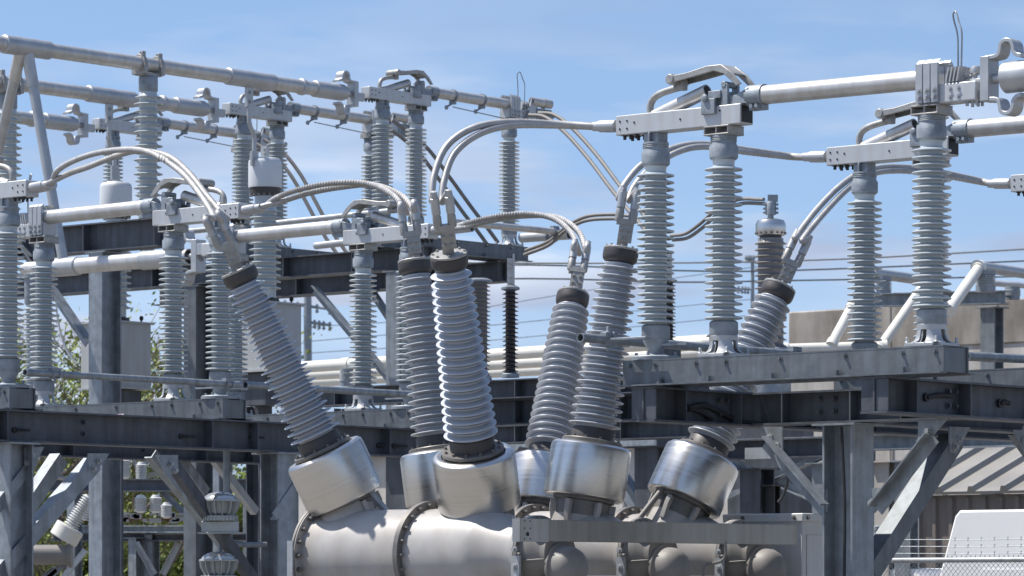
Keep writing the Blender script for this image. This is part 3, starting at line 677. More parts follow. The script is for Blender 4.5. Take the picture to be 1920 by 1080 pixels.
# its post near left
pq = lb0-V*(tL-0.10); pq.z = 0
lp = thing('bus_post_insulator', Vector((pq.x, pq.y, 3.32)), 'slim grey post between the two left edge posts, holding the low bus pipe', 'insulator')
ins = MB().lathe(sheds(22, 0.06, 0.105, 0.1, 1.22), seg=36).build('insulator', 'porcelain', lp)
MB().lathe([(0.07, 0), (0.07, 0.1)]).build('bottom_fitting', 'cast', ins)
MB().lathe([(0.07, 1.22), (0.08, 1.24), (0.08, lb0.z-3.32-0.10), (0.1, lb0.z-3.32-0.09), (0.1, lb0.z-3.32-0.06)]).build('top_fitting', 'cast', ins)
# right-hand near bus stub beyond the jaw
eb = swpt(sw0, 2.02, 0, 1.60); 
nb = thing('tubular_bus', eb, 'thick aluminium bus end with bent bar loops at the right edge', 'bus pipe', rz=RV)
MB().tube([(0.12, 0, 0.0), (0.125, 0, 0), (3.0, 0, 0)], [0.07, 0.095, 0.095], 36).build('pipe', 'alu_grey', nb)
m = MB(); make_terminal_loops(m, 0.90); m.box((-0.07, 0, -0.03), (0.12, 0.05, 0.08)); m.build('expansion_terminal', 'alu_grey', nb, bevel=0.004)
# ================================================================ INSTRUMENT TRANSFORMERS (CVT)
cv = b_end-U*along(Vector((b_end.x, b_end.y, 0)), -U, 497)
def make_cvt(loc, label):
    r = thing('voltage_transformer', loc, label, 'instrument transformer', 'white-capped voltage transformers'); z0 = 4.72-loc.z
    bx = MB().box((0, 0, z0-0.36), (0.50, 0.60, 0.72), (U, V, Z)); bo = bx.build('base_box', 'cvt_box', r, bevel=0.006)
    l = MB(); l.box((0, 0, z0+0.008), (0.56, 0.66, 0.02), (U, V, Z)); l.box((0, 0, z0-0.72), (0.56, 0.66, 0.02), (U, V, Z)); l.build('lid', 'cvt_box', bo)
    e = MB()
    for a, b in ((0.2, 0.2), (0.2, -0.2), (-0.2, 0.2), (-0.2, -0.2)):
        e.tube([U*a+V*b+Z*(z0+0.02), U*a+V*b+Z*(z0+0.045)], 0.01, 6)
        e.lathe([(0.018, -0.006), (0.028, -0.006), (0.028, 0.006), (0.018, 0.006), (0.018, -0.006)], U*a+V*b+Z*(z0+0.068), U, 14)
    e.lathe([(0.15, 0), (0.15, 0.03), (0.12, 0.06)], (0, 0, z0+0.018), Z, 24)
    for q in range(8): e.bolt((0.135*math.cos(q*0.785), 0.135*math.sin(q*0.785), z0+0.045), Z, 0.014, 0.03)
    e.build('lifting_eye', 'collar', bo)
    i = MB().lathe([(0.115, z0+0.06), (0.115, z0+0.16)]+sheds(13, 0.118, 0.172, z0+0.17, z0+1.06, lip=0.005)+[(0.112, z0+1.07), (0.112, z0+1.19)], seg=48); io = i.build('insulator', 'porcelain', r)
    MB().lathe([(0.12, z0+1.17), (0.165, z0+1.19), (0.17, z0+1.25), (0.172, z0+1.262)], seg=44).build('bolt_ring', 'collar', io)
    m = MB()
    for q in range(16): a = q*math.pi/8; m.bolt((0.150*math.cos(a), 0.150*math.sin(a), z0+1.195), (math.cos(a)*0.3, math.sin(a)*0.3, -1), 0.009, 0.02)
    m.build('bolts', 'alu_grey', io)
    MB().lathe([(0.165, z0+1.256), (0.178, z0+1.26), (0.180, z0+1.28), (0.180, z0+1.52), (0.174, z0+1.55), (0.155, z0+1.572), (0.12, z0+1.58), (0.0, z0+1.582)], seg=56).build('cap', 'cvt_cap', io)
    d = MB(); d.box((0, 0, z0+1.64), (0.09, 0.04, 0.14), (V, U, Z)); d.bolt((0.0, -0.02, z0+1.62), -U, 0.012, 0.03); d.bolt((0.0, -0.02, z0+1.67), -U, 0.012, 0.03); d.build('terminal', 'alu_grey', io)
    p = MB(); p.box((0, 0, (z0-0.73)-0.18), (0.40, 0.40, 0.34), (U, V, Z)); p.sec(I_(0.2, 0.2), Vector((0, 0.1, z0-1.08)), Vector((0, 0.1, -loc.z)), up=V)
    p.build('pedestal', 'galv_shaded', r)
    return r
cvt0 = make_cvt(Vector((cv.x, cv.y, 0)), 'white-capped voltage transformer left of the twin high posts, cap and dark ring in view')
cvt1 = copy_thing(cvt0, Vector((cv.x, cv.y, 0))-V*PH, 'white-capped voltage transformer half hidden behind the thick square steel column')
cvt1.location = cvt1.location-V*0.15; cvt1.location.z = -0.10
# ================================================================ STEEL FRAMES
def bolts(mb, pts, d, r=0.016):
    for p in pts: mb.bolt(p, d, r, 0.028)
def stiff(mb, p, d, h, w_, zt):     # pair of web stiffeners at p on a beam running along d
    s = d.cross(Z)
    for q in (-1, 1): mb.box(Vector((p.x, p.y, zt-h/2))+s*q*(w_/4+0.003), (0.010, w_/2-0.008, h-0.030), (d, s, Z))
def gusset(mb, p, d, s, zt, wd=0.24, ht=0.30, flip=1):
    "plate hanging under a beam at p, in the plane d-z, leaning to flip side"
    a = Vector((p.x, p.y, zt))
    mb.plate([a, a+d*wd*flip, a+d*wd*0.50*flip-Z*ht, a+d*0.06*flip-Z*ht, a-d*0.0*flip-Z*ht*0.8], s, 0.012)
# ---- left front frame: beams along U under the left switch row
def frame_thing(name, p, label): return thing(name, Vector((p.x, p.y, 0)), label, 'steel frame')
BH = 0.25
zl = 3.25-0.175
fA = HL+V*0.62; fBk = HL-V*1.62
lf = frame_thing('steel_support_frame', fA, 'dark galvanised steel frame carrying the left-hand switches, with braces below'); WL = Vector((fA.x, fA.y, 0))
for base, nm in ((fA, 'front'), (fBk, 'back')):
    a = base-U*4.0; b = base+U*3.05
    a.z = b.z = zl; m = MB(); m.sec(I_(BH, 0.20), a, b)
    t = 0.0
    for tt in (-2.9, -2.33-0.15, -0.25, 0.28, 1.9, 2.5, 3.0): stiff(m, base+U*tt, U, BH, 0.20, zl)
    for tt in (-2.6, -1.6, 0.28, 1.2, 2.7):
        for zz in (-0.07, -0.16): m.bolt(base+U*tt+V*0.006+Z*(zl-3.25+zz-0.0), V, 0.014, 0.03)
    m.build('beam', 'galv_shaded', lf, world=WL)
def column(parent, W, p, z1, face, m='galv', w_=0.22, z0=0.0, dp=None):
    "H column; its flat flange faces along 'face'"
    dp = dp or w_; mb = MB(); I = [(x, y+dp/2) for x, y in I_(dp, w_, 0.016, 0.012)]
    mb.sec(I, Vector((p.x, p.y, z0)), Vector((p.x, p.y, z1)), up=face)
    mb.box(Vector((p.x, p.y, z1-0.008)), (w_+0.10, w_+0.10, 0.014), (U, V, Z))
    return mb.build('column', m, parent, world=W)
zu = zl-BH
cF1 = fA+U*along(fA, U, 522); cF0 = fA+U*along(fA, U, 25)
column(lf, WL, cF1, zu-0.002, V, 'galv'); column(lf, WL, cF0, zu-0.002, -U, 'galv', 0.20, dp=0.24)
cB0 = fBk+U*along(fBk, U, 20); cB1 = fBk+U*along(fBk, U, 330)
def brace(parent, W, a, b, sz=0.09, m='galv', d=None, nm='brace', sx=1, sy=-1):
    mb = MB(); mb.sec(L_(sz, sz, 0.010, sx, sy), a, b, up=d if d is not None else Z)
    return mb.build(nm, m, parent, world=W)
def gus(parent, W, pts, nrm, bl, bd):
    mb = MB(); mb.plate(pts, nrm, 0.012); o_ = mb.build('gusset', 'galv', parent, world=W)
    b_ = MB()
    for p in bl: b_.bolt(p, bd, 0.017, 0.03)
    b_.build('bolts', 'galv_light', o_, world=W)
Dl = fA.y
# knee braces seen under the left beam, in the U-z plane of the front beam
def onU(base, px, py): 
    p = base+U*along(base, U, px); return Vector((p.x, p.y, CZ+(HY-py)/F*p.y))
def onV(base, px, py):
    p = base+V*along(base, V, px); return Vector((p.x, p.y, CZ+(HY-py)/F*p.y))
q = fA+V*0.03
gus(lf, WL, [onU(q, 165, 850), onU(q, 205, 850), onU(q, 178, 888), onU(q, 165, 886)], V, [onU(q, 174, 879)+V*0.006, onU(q, 184, 864)+V*0.006], V)
brace(lf, WL, onU(q, 176, 858), onU(q, -50, 1115), 0.12, 'galv', V, sx=-1)
gus(lf, WL, [onU(q, 45, 838), onU(q, 82, 838), onU(q, 62, 878), onU(q, 46, 880)], V, [onU(q, 49, 868)+V*0.006, onU(q, 59, 853)+V*0.006], V)
brace(lf, WL, onU(q, 60, 855), onU(q, -26, 965), 0.09, 'galv', V, sx=-1)
gus(lf, WL, [onU(q, 292, 853), onU(q, 333, 853), onU(q, 334, 885), onU(q, 312, 892)], V, [onU(q, 318, 870)+V*0.006, onU(q, 327, 882)+V*0.006], V)
brace(lf, WL, onU(q, 316, 862), onU(q, 480, 1100), 0.085, 'galv_shaded', V, sx=-1)
brace(lf, WL, onU(q-V*0.25, 284, 858), onU(q-V*0.25, 470, 1085), 0.085, 'galv', V, sx=-1)
q = fA-V*0.6
brace(lf, WL, onU(q, 112, 850), onU(q, 5, 1010), 0.12, 'galv', V, sx=-1)
brace(lf, WL, onU(fBk, 400, 862), onU(fBk, 480, 965), 0.07, 'galv_light', V, sx=-1)
brace(lf, WL, onU(fBk, 335, 862), onU(fBk, 385, 930), 0.09, 'galv', V, sx=-1)
q = fA+V*0.12
brace(lf, WL, onU(q, 565, 910), onU(q, 520, 975), 0.08, 'galv', V)
for tt in (330,):
    p = onU(fA+V*0.008, tt-322+3, 803)
# rusty drain marks / tie bolts through the beam web
m = MB()
for px, py in ((28, 806), (340, 818), (470, 820), (710, 835), (740, 836)):
    p = onU(fA+V*0.012, px, py); m.tube([p, p+V*0.02+U*0.02, p+U*0.12+V*0.04], 0.010, 8); m.lathe([(0.024, 0), (0.024, 0.01)], p-V*0.004, V, 10)
m.build('tie_rod', 'black', lf, world=WL)
m = MB(); m.box(onU(HL, 226, 780)-U*0.002+Vector((0, 0, 0.0)), (0.002, 0.07, 0.045), (U, V, Z))
c_ = onV(HL-U*0.139, 226, 781); m = MB(); m.box(c_-U*0.002, (0.002, 0.085, 0.045), (U, V, Z)); so_ = m.build('warning_sticker', 'sticker', LEFT[1], world=None)
so_.parent = None
# place the sticker on its switch base in local space
Ml = (Matrix.Translation(LEFT[1].location) @ LEFT[1].rotation_euler.to_matrix().to_4x4()).inverted()
so_.data.transform(Ml); so_.parent = LEFT[1]
m = MB(); m.box(c_-U*0.004+Z*0.012-V*0.012, (0.002, 0.05, 0.012), (U, V, Z)); s2 = m.build('warning_stripe', 'sticker_red'); s2.data.transform(Ml); s2.parent = so_
# ---- right front frame
rf_base = HR-V*0.62
ZR = ZB-0.176
rW = Vector((HR.x, HR.y, 0))
rf = thing('steel_support_frame', rW, 'near galvanised steel frame carrying the right-hand switches on its doubled column', 'steel frame')
g1 = HR+V*along(HR, V, 1236); g2 = HR+V*along(HR, V, 1668)
RB = 0.225
for gq, n0 in ((g1, 0), (g2, 1)):
    a = gq-U*0.17; b = gq+U*(6.2); a.z = b.z = ZR; m = MB(); m.sec(I_(RB, 0.20, 0.013, 0.012), a, b)
    for tt in (-0.155, 0.16, 0.75, 1.6, 2.3): stiff(m, gq+U*tt, U, RB, 0.20, ZR)
    for tt in (0.62, 0.70):
        for zz in (-0.06, -0.15): m.bolt(gq+U*tt+V*0.006+Z*(ZR-ZB+zz), V, 0.014, 0.028)
    m.build('beam', 'galv_shaded', rf, world=rW)
# tie beam along V, behind
tb = HR+U*0.95; tb0 = g1+U*0.95; tb1 = g2+U*0.95
m = MB(); a = tb0+V*0.11; b = tb1-V*0.11; a.z = b.z = ZR-0.004; m.sec(I_(RB-0.008, 0.19, 0.013, 0.012), a, b)
for tt in (0.35, 0.9, 1.3): stiff(m, tb0+V*tt, V, RB, 0.19, ZR-0.004)
for tt in (0.6, 0.72):
    for zz in (-0.06, -0.14): m.bolt(tb0+V*tt-U*0.006+Z*(ZR-ZB+zz), -U, 0.013, 0.028)
m.build('beam', 'galv_shaded', rf, world=rW)
cR = tb+V*0; cp = G(1597, 24.9, 0)
tcol = along(tb0, V, 1590); pc = tb0+V*tcol
column(rf, rW, pc, ZR-RB, V, 'galv', 0.24)
pc2 = pc-V*0.28-U*0.02
m = MB(); a = pc+U*0.11; b = pc+U*5.5; a.z = b.z = ZR-0.003; m.sec(I_(RB-0.003, 0.20, 0.013, 0.012), a, b); m.build('beam', 'galv_shaded', rf, world=rW)
def onR(px, py, du=0.0):
    base = pc+U*du; return onV(base, px, py)
b1 = -0.10
gus(rf, rW, [onR(1424, 800, b1), onR(1468, 800, b1), onR(1468, 846, b1), onR(1455, 846, b1)], U, [onR(1444, 821, b1)-U*0.006, onR(1457, 836, b1)-U*0.006], -U)
brace(rf, rW, onR(1446, 818, b1), onR(1556, 945, b1), 0.10, 'galv', U, sx=-1)
gus(rf, rW, [onR(1529, 916, b1), onR(1552, 916, b1), onR(1552, 960, b1), onR(1545, 960, b1)], U, [onR(1531, 927, b1)-U*0.006, onR(1543, 943, b1)-U*0.006], -U)
b2 = -0.06
gus(rf, rW, [onR(1722, 788, b2), onR(1776, 786, b2), onR(1735, 834, b2), onR(1722, 838, b2)], U, [onR(1742, 808, b2)-U*0.006, onR(1728, 828, b2)-U*0.006], -U)
brace(rf, rW, onR(1746, 812, b2), onR(1640, 948, b2), 0.085, 'galv', U)
gus(rf, rW, [onR(1635, 915, b2), onR(1663, 915, b2), onR(1663, 935, b2), onR(1640, 962, b2)], U, [onR(1651, 925, b2)-U*0.006, onR(1636, 943, b2)-U*0.006], -U)
def onG2(px, py, dv=0.0): return onU(pc+V*(dv+0.10), px, py)
gus(rf, rW, [onG2(1779, 800), onG2(1818, 801), onG2(1792, 850), onG2(1780, 848)], V, [onG2(1797, 822)+V*0.006, onG2(1788, 838)+V*0.006], V)
brace(rf, rW, onG2(1792, 812), onG2(1632, 1062), 0.13, 'galv_mid', V, sx=-1)
gus(rf, rW, [onG2(1898, 806), onG2(1935, 806), onG2(1935, 850), onG2(1918, 850)], V, [onG2(1918, 826)+V*0.006], V)
brace(rf, rW, onG2(1912, 815), onG2(1990, 925), 0.10, 'galv', V, sx=-1)
m = MB()
for (px, py, ex, ey) in ((1292, 765, 1335, 785), (1738, 745, 1785, 742), (1876, 756, 1892, 756)):
    m = MB(); p = onU((g1 if px < 1500 else g2)+V*0.02, px, py); q_ = onU((g1 if px < 1500 else g2)+V*0.03, ex, ey); m.tube([p, (p+q_)/2+Z*0.01, q_], 0.016, 8); m.lathe([(0.028, 0), (0.028, 0.015)], p-V*0.01, V, 10); m.build('tie_rod', 'black', rf, world=rW)
m = MB()
p = [onU(g1+V*0.02, x, y) for x, y in ((1290, 766), (1318, 760), (1345, 770), (1385, 790), (1430, 797))]; m.tube(cr(p, 4), 0.020, 8)
m.build('conduit', 'black', rf, world=rW)
p = [onR(x, y, -0.13) for x, y in ((1578, 800), (1580, 850), (1584, 950), (1583, 1090))]
MB().tube(cr(p, 4), 0.010, 8).build('cable', 'black', rf, world=rW)
# ---- high frame in the background
def onLine(base, d, px, z=None):
    p = base+d*along(Vector((base.x, base.y, 0)), d, px); return Vector((p.x, p.y, p.z if z is None else z))
ga = Vector((pbase.x, pbase.y, 0)); gb = BP.copy(); gb.z = 0; gc = Vector((HH.x, HH.y, 0))+U*1.5
hW = Vector((gb.x, gb.y, 0))
hf = thing('steel_support_frame', hW, 'tall dark steel frame in the background carrying the high switches and bus posts', 'steel frame')
zh = 5.62-0.176
for base, x0, x1, z, h in ((ga, -60, 309, ZG-0.005, 0.30), (gb+U*0.12, 10, 812, zh, 0.24), (gc, 300, 950, zh, 0.24)):
    a = onLine(base, V, x0, z); b = onLine(base, V, x1, z); m = MB(); m.sec(I_(h, 0.22, 0.015, 0.012), a, b)
    n_ = int((b-a).length/1.1)
    for k in range(n_+1): stiff(m, b-V*(0.05+k*1.07), V, h, 0.22, z)
    m.build('beam', 'galv_shaded', hf, world=hW)
for base, px, z in ((ga, 197, ZG-0.31), (gb+U*0.12, 372, zh-0.25), (gb+U*0.12, 752, zh-0.25)):
    p = onLine(base, V, px, 0); column(hf, hW, p, z, -U, 'galv' if px != 372 else 'galv_mid', 0.20, dp=0.28)
p = onLine(gc, V, 410, 0); column(hf, hW, p, zh-0.25, -U, 'galv', 0.24)
def onB(base, px, py): p = onLine(base, V, px, 0); return Vector((p.x, p.y, CZ+(HY-py)/F*p.y))
brace(hf, hW, onB(ga, 36, 436), onB(ga, 172, 634), 0.13, 'galv', U, sx=-1)
brace(hf, hW, onB(gb+U*0.12, 596, 536), onB(gb+U*0.12, 735, 702), 0.11, 'galv', U, sx=-1)
brace(hf, hW, onB(gc, 700, 536), onB(gc, 768, 640), 0.11, 'galv', U, sx=-1)
brace(hf, hW, onB(gb+U*0.12, 510, 535), onB(gb+U*0.12, 400, 690), 0.10, 'galv_shaded', U)
# ---- middle beams behind the breaker (carry the black arrester)
mid0 = G(957, 35.0, 0)
mf = thing('steel_support_frame', mid0, 'dark steel beams crossing low behind the central bushings, carrying the black arrester', 'steel frame')
for (x0, x1, yt, yb, dz) in ((560, 1330, 712, 748, 0.0), (760, 1330, 750, 797, -0.15), (700, 1300, 798, 832, 0.25)):
    base = mid0-U*dz; base.z = 0
    a = onLine(base, V, x0); b = onLine(base, V, x1); pz = onLine(base, V, 960)
    zt_ = CZ+(HY-yt)/F*pz.y; h = (yb-yt)/F*pz.y; a.z = b.z = zt_; m = MB(); m.sec(I_(h, 0.20, 0.012, 0.012), a, b)
    for px in (640, 830, 978, 1176): stiff(m, onLine(base, V, px), V, h, 0.2, zt_)
    m.build('beam', 'galv_shaded', mf, world=mid0)
for px in (760, 1228):
    p = onLine(mid0-U*0.1, V, px); column(mf, mid0, p, 2.95, -U, 'galv_shaded', 0.26)
brace(mf, mid0, onB(mid0, 1150, 838), onB(mid0, 1222, 955), 0.12, 'galv', U, sx=-1)
brace(mf, mid0, onB(mid0, 990, 838), onB(mid0, 905, 950), 0.12, 'galv', U)
brace(mf, mid0, onB(mid0+U*1.2, 1145, 870), onB(mid0+U*1.2, 1210, 975), 0.12, 'galv_light', U, sx=-1)
m = MB(); m.tube(cr([P(1190, 772, 34), P(1185, 790, 34), P(1168, 800, 34), P(1162, 802, 34), P(1200, 806, 34), P(1250, 812, 34), P(1260, 830, 34)], 5), 0.012, 8); m.build('cable', 'black', mf, world=mid0)
# ---- cross platform between left switches (k=1..2) : stands behind left frame
# ---- right background frame with X bracing before the concrete wall
xb = G(1450, 33.5, 0)
xf = thing('steel_support_frame', xb, 'low galvanised frame with thin X braces in front of the pale wall', 'steel frame')
for (x0, x1, yt, yb) in ((1300, 1600, 822, 850), (1300, 2050, 850-30, 850-8)):
    base = xb if x1 == 1600 else xb+U*1.6
    a = onLine(base, V, x0); b = onLine(base, V, x1); pz = onLine(base, V, 1500)
    zt_ = CZ+(HY-yt)/F*pz.y; h = (yb-yt)/F*pz.y*1.3; a.z = b.z = zt_; m = MB(); m.sec(I_(h, 0.20, 0.012, 0.012), a, b); m.build('beam', 'galv_shaded' if x1 == 1600 else 'galv', xf, world=xb)
for px, ww in ((1420, 0.22), (1449, 0.10)):
    p = onLine(xb-U*0.02, V, px); column(xf, xb, p, 2.75 if px == 1420 else 2.6, -U, 'galv_shaded' if px == 1420 else 'black', ww, z0=2.35 if px == 1420 else 0.0)
m = MB(); m.box(P(1430, 850, 33.2), (0.30, 0.12, 0.10), (V, U, Z)); m.build('bracket', 'galv_light', xf, world=xb)
for a, b in (((1372, 872), (1530, 942)), ((1372, 936), (1548, 860)), ((1548, 860), (1620, 830))):
    p0, p1 = onB(xb+U*1.6, *a), onB(xb+U*1.6, *b); brace(xf, xb, p0, p1, 0.07, 'galv', U)
for px in (1545, 1662, 1700):
    p = onLine(xb+U*1.62, V, px); column(xf, xb, p, 2.85, -U, 'concrete_pale' if px == 1662 else 'galv', 0.16)
m = MB(); m.tube(cr([P(1477, 872, 33), P(1476, 905, 33), P(1468, 930, 33), P(1459, 942, 33)], 5), 0.014, 8); m.build('cable', 'black', xf, world=xb)
# ================================================================ OPERATING PIPES
def pipe_thing(label, pts, r, m='galv', hollow=0.8, clamps=()):
    loc = Vector(pts[0]); root = thing('operating_pipe', loc, label, 'pipe')
    MB().tube(pts, r, 20, hollow=hollow).build('pipe', m, root, world=loc)
    for c, d in clamps:
        k = MB()
        for s in (-1, 1): k.lathe([(r, -0.008), (r*1.35, -0.008), (r*1.35, 0.008), (r, 0.008)], c+d*s*0.035, d, 20)
        k.box(c+Z*r*1.2, (0.10, 0.05, 0.03), (d, d.cross(Z), Z)); k.bolt(c-Z*r*1.2, -Z, 0.011, 0.03)
        k.build('clamp', 'cast', root, world=loc)
    return root
rotL = [swpt(s, XR, 0, 0.115) for s in LEFT]
sft = V*0.22
a = rotL[0]+sft; 
a = onLine(Vector((rotL[1].x, rotL[1].y, 0))+sft, U, 47); a.z = rotL[0].z; b = onLine(Vector((rotL[1].x, rotL[1].y, 0))+sft, U, 452); b.z = a.z
pipe_thing('long galvanised operating pipe crossing in front of the left posts above the beam', [a, b], 0.027, clamps=[(onLine(Vector((a.x, a.y, a.z)), U, 103), U), (onLine(Vector((a.x, a.y, a.z)), U, 428), U)])
a2 = Vector((b.x, b.y, b.z))+U*0.05; b2_ = a2+U*2.35
pipe_thing('galvanised operating pipe passing behind the leftmost tilted bushing to the third switch', [a2, b2_], 0.030, clamps=[(b2_-U*0.1, U)])
rr0 = swpt(RIGHT[0], XR-0.22, 0, 0.115)
a = onLine(Vector((rr0.x, rr0.y, 0)), U, 1088); a.z = rr0.z+0.02; b = onLine(Vector((rr0.x, rr0.y, 0)), U, 1500); b.z = a.z
pr_ = pipe_thing('galvanised operating pipe, its open end in front of the bushing beside the front posts', [a, b], 0.030, clamps=[(onLine(Vector((a.x, a.y, a.z)), U, 1490), U)])
m = MB(); c = onLine(Vector((a.x, a.y, a.z)), U, 1140)
m.box(c+V*0.0, (0.10, 0.05, 0.09), (U, V, Z)); m.box(c+V*0.16+Z*0.0, (0.05, 0.34, 0.016), (U, V, Z)); m.bolt(c+Z*0.045, Z, 0.012, 0.04); m.bolt(c-Z*0.045, -Z, 0.012, 0.03); m.box(c+U*0.03+Z*0.03, (0.03, 0.08, 0.04), (U, V, Z))
m.build('crank_arm', 'cast', pr_, world=Vector(a), bevel=0.003)
rr1 = onLine(Vector((rr0.x, rr0.y, 0))+V*2.3, U, 1815); rr1.z = 3.25
pipe_thing('galvanised pipe leaving past the end of the near switch base to the right edge', [P(1812, 668, 24.6), P(1990, 676, 25.8)], 0.030)
pipe_thing('slim background pipe between the square column and the second left switch', [P(146, 455, 41), P(392, 430, 39.6)], 0.030, 'alu_grey')
pipe_thing('slim background pipe above the third left blade', [P(520, 418, 42), P(745, 394, 40.8)], 0.031, 'alu_grey')
pipe_thing('background pipe just below the third left blade with a lever at its end', [P(592, 461, 42), P(885, 428, 40.3)], 0.040, 'alu_grey')
pipe_thing('background pipe under the double cable arch, ending in a clamp', [P(850, 416, 40.5), P(1058, 436, 41.8)], 0.037, 'alu', clamps=[(P(1040, 434, 41.7), U)])
pipe_thing('short thick pipe stub with an open end beyond the background channel', [P(978, 446, 42.6), P(1068, 440, 42.0)], 0.055, 'alu_grey', clamps=[(P(1035, 442, 42.2), V)])
# far cream buses low behind
g0 = G(575, 56, 0)
for i, (y0, y1, lab_) in enumerate(((689, 655, 'topmost of three cream pipes running low behind the central bushings'), (704, 676, 'middle of three cream pipes running low behind the central bushings'), (717, 693, 'lowest of three cream pipes running low behind the central bushings'))):
    a = P(560, y0, 56+i*2.2); b = P(1330, y1-16, 50+i*2.0)
    r = thing('far_bus_pipe', a, lab_, 'bus pipe', 'cream pipes behind')
    MB().tube([a, b], 0.085, 20, hollow=0.8).build('pipe', 'pvc', r, world=a)
    c = a+(b-a)*0.12; MB().tube([c, c+(b-a)*0.02], 0.098, 20).build('coupling', 'pvc', r, world=a)
def small_post(px, py0, py1, D, label, rs=0.11, rc=0.075, m='porcelain', n=6):
    a = P(px, py1, D); h = (py1-py0)/F*D
    r = thing('small_post_insulator', a, label, 'insulator', 'small posts under far pipes')
    i = MB().lathe(sheds(n, rc, rs, h*0.3, h*0.8), seg=24).build('insulator', m, r)
    MB().lathe([(rc*1.3, 0), (rc*1.3, h*0.3)], seg=20).build('bottom_fitting', 'cast', i); MB().lathe([(rc*1.3, h*0.8), (rc*1.3, h)], seg=20).build('top_fitting', 'cast', i)
    return r
small_post(650, 692, 724, 55, 'small post under the cream pipes, left of the third left hinge post')
small_post(745, 690, 722, 55, 'small post under the cream pipes, beside the tall light column')
small_post(1657, 518, 556, 46, 'small post carrying a far pipe above the concrete wall, left one', 0.10, 0.07)
small_post(1848, 508, 548, 44, 'small post at the elbow of the far pipe above the concrete wall', 0.12, 0.09)
small_post(1898, 538, 562, 45, 'small post at the right edge above the concrete wall', 0.10, 0.07)
def elbow(label, pts, r=0.085, m='pvc'):
    a = pts[0]; root = thing('far_bus_pipe', a, label, 'bus pipe'); MB().tube(pts, r, 20, cap=True).build('pipe', m, root, world=a)
    for k in (0, -1):
        MB().tube([pts[k]-(pts[1]-pts[0]).normalized()*0.05, pts[k]+(pts[1]-pts[0]).normalized()*0.05], r*1.2, 20).build('coupling', m, root, world=a)
    return root
elbow('pale inclined pipe between the near right posts, crossing the concrete wall', [P(1652, 650, 44), P(1757, 500, 45)], 0.06)
elbow('short pale inclined pipe just left of the second right-hand post', [P(1560, 645, 44), P(1598, 575, 44.5)], 0.06)
elbow('pale inclined pipe right of the nearest jaw post rising to the far elbow', [P(1780, 580, 43), P(1836, 502, 44)], 0.065)
elbow('far horizontal pipe above the wall between the second post and jaw post', [P(1636, 512, 46), P(1722, 524, 47)], 0.065, 'alu_grey')
elbow('far pipe above the concrete wall at the right edge', [P(1834, 500, 44), P(1960, 518, 46)], 0.065, 'alu_grey')
elbow('lower slim far pipe above the concrete wall at the right edge', [P(1850, 530, 48), P(1960, 538, 48)], 0.04, 'alu_grey')
elbow('far pale pipe lying low behind the second right-hand post', [P(1470, 655, 44), P(1655, 650, 44)], 0.065)
elbow('open-ended pale pipe low behind the two front posts', [P(1240, 652, 44), P(1322, 645, 44)], 0.065)
cg = P(1700, 548, 45.5)
r = thing('steel_support_frame', Vector((cg.x, cg.y, 0)), 'low grey girder standing behind the top of the concrete wall', 'steel frame')
m = MB(); m.sec(I_(0.16, 0.2), P(1600, 552, 46.0), P(1885, 545, 44.8)); m.build('beam', 'galv', r, world=Vector((cg.x, cg.y, 0)))
for px in (1620, 1860):
    p = P(px, 545, 45.6); column(r, Vector((cg.x, cg.y, 0)), Vector((p.x, p.y, 0)), p.z-0.2, -U, 'galv', 0.2)
# ================================================================ ARRESTERS, TRANSFORMER BUSHING
def arrester(px, yt, yb, D, rc, rs, n, m, label, top=True, name='surge_arrester', foot=None):
    h = (yb-yt)/F*D; a = P(px, yb, D); r = thing(name, a, label, 'surge arrester')
    i = MB().lathe(sheds(n, rc, rs, 0.05, h-0.06, lip=0.003), seg=32).build('insulator', m, r)
    MB().lathe([(rs*1.1, 0), (rs*1.1, 0.03), (rc*1.2, 0.05)], seg=24).build('bottom_fitting', 'cast', i)
    MB().lathe([(rc*1.2, h-0.06), (rs*1.15, h-0.05), (rs*1.15, h-0.03), (rc, h-0.01)], seg=24).build('top_fitting', 'galv', i)
    if top:
        t = MB(); t.box((0, 0, h+0.11), (0.06, 0.03, 0.26)); t.box((0.03, 0.02, h+0.13), (0.02, 0.08, 0.30))
        for z in (0.02, 0.07, 0.16, 0.2): t.bolt((0, -0.015, h+z), (0, -1, 0), 0.014, 0.03)
        t.build('terminal_bracket', 'alu', r)
    if foot:
        m_ = MB(); m_.box((0, 0, -foot/2), (0.26, 0.26, foot)); m_.build('stand', 'galv_shaded', r)
    return r
arrester(957, 533, 708, 35.0, 0.045, 0.075, 19, 'porc_black', 'slim black ribbed arrester standing alone in the gap right of the central bushing')
arrester(1253, 520, 655, 40.5, 0.05, 0.082, 18, 'porc_black', 'slim black ribbed arrester mostly hidden behind the left front post', foot=3.5)
arrester(898, 520, 712, 37.5, 0.082, 0.115, 22, 'porc_brown', 'brown-grey ribbed arrester half hidden behind the central bushing', top=False, foot=2.9)
m_a = P(1445, 655, 37.0)
tb_ = thing('transformer_bushing', Vector((m_a.x, m_a.y, 0)), 'brown-grey ribbed bushing with shiny domed cap, behind the far right tilted bushing', 'bushing')
z0 = m_a.z; hh = (655-447)/F*37
i = MB().lathe(sheds(17, 0.125, 0.158, z0+0.02, z0+hh, lip=0.003), seg=40).build('insulator', 'porc_brown', tb_)
MB().lathe([(0.10, z0+hh), (0.115, z0+hh+0.02), (0.14, z0+hh+0.03), (0.148, z0+hh+0.06), (0.150, z0+hh+0.10), (0.148, z0+hh+0.14), (0.13, z0+hh+0.175), (0.08, z0+hh+0.19), (0.0, z0+hh+0.195)], seg=40).build('cap', 'brushed', i)
m = MB()
for q in range(16): a_ = q*math.pi/8; m.bolt((0.143*math.cos(a_), 0.143*math.sin(a_), z0+hh+0.05), (math.cos(a_), math.sin(a_), 0), 0.009, 0.012)
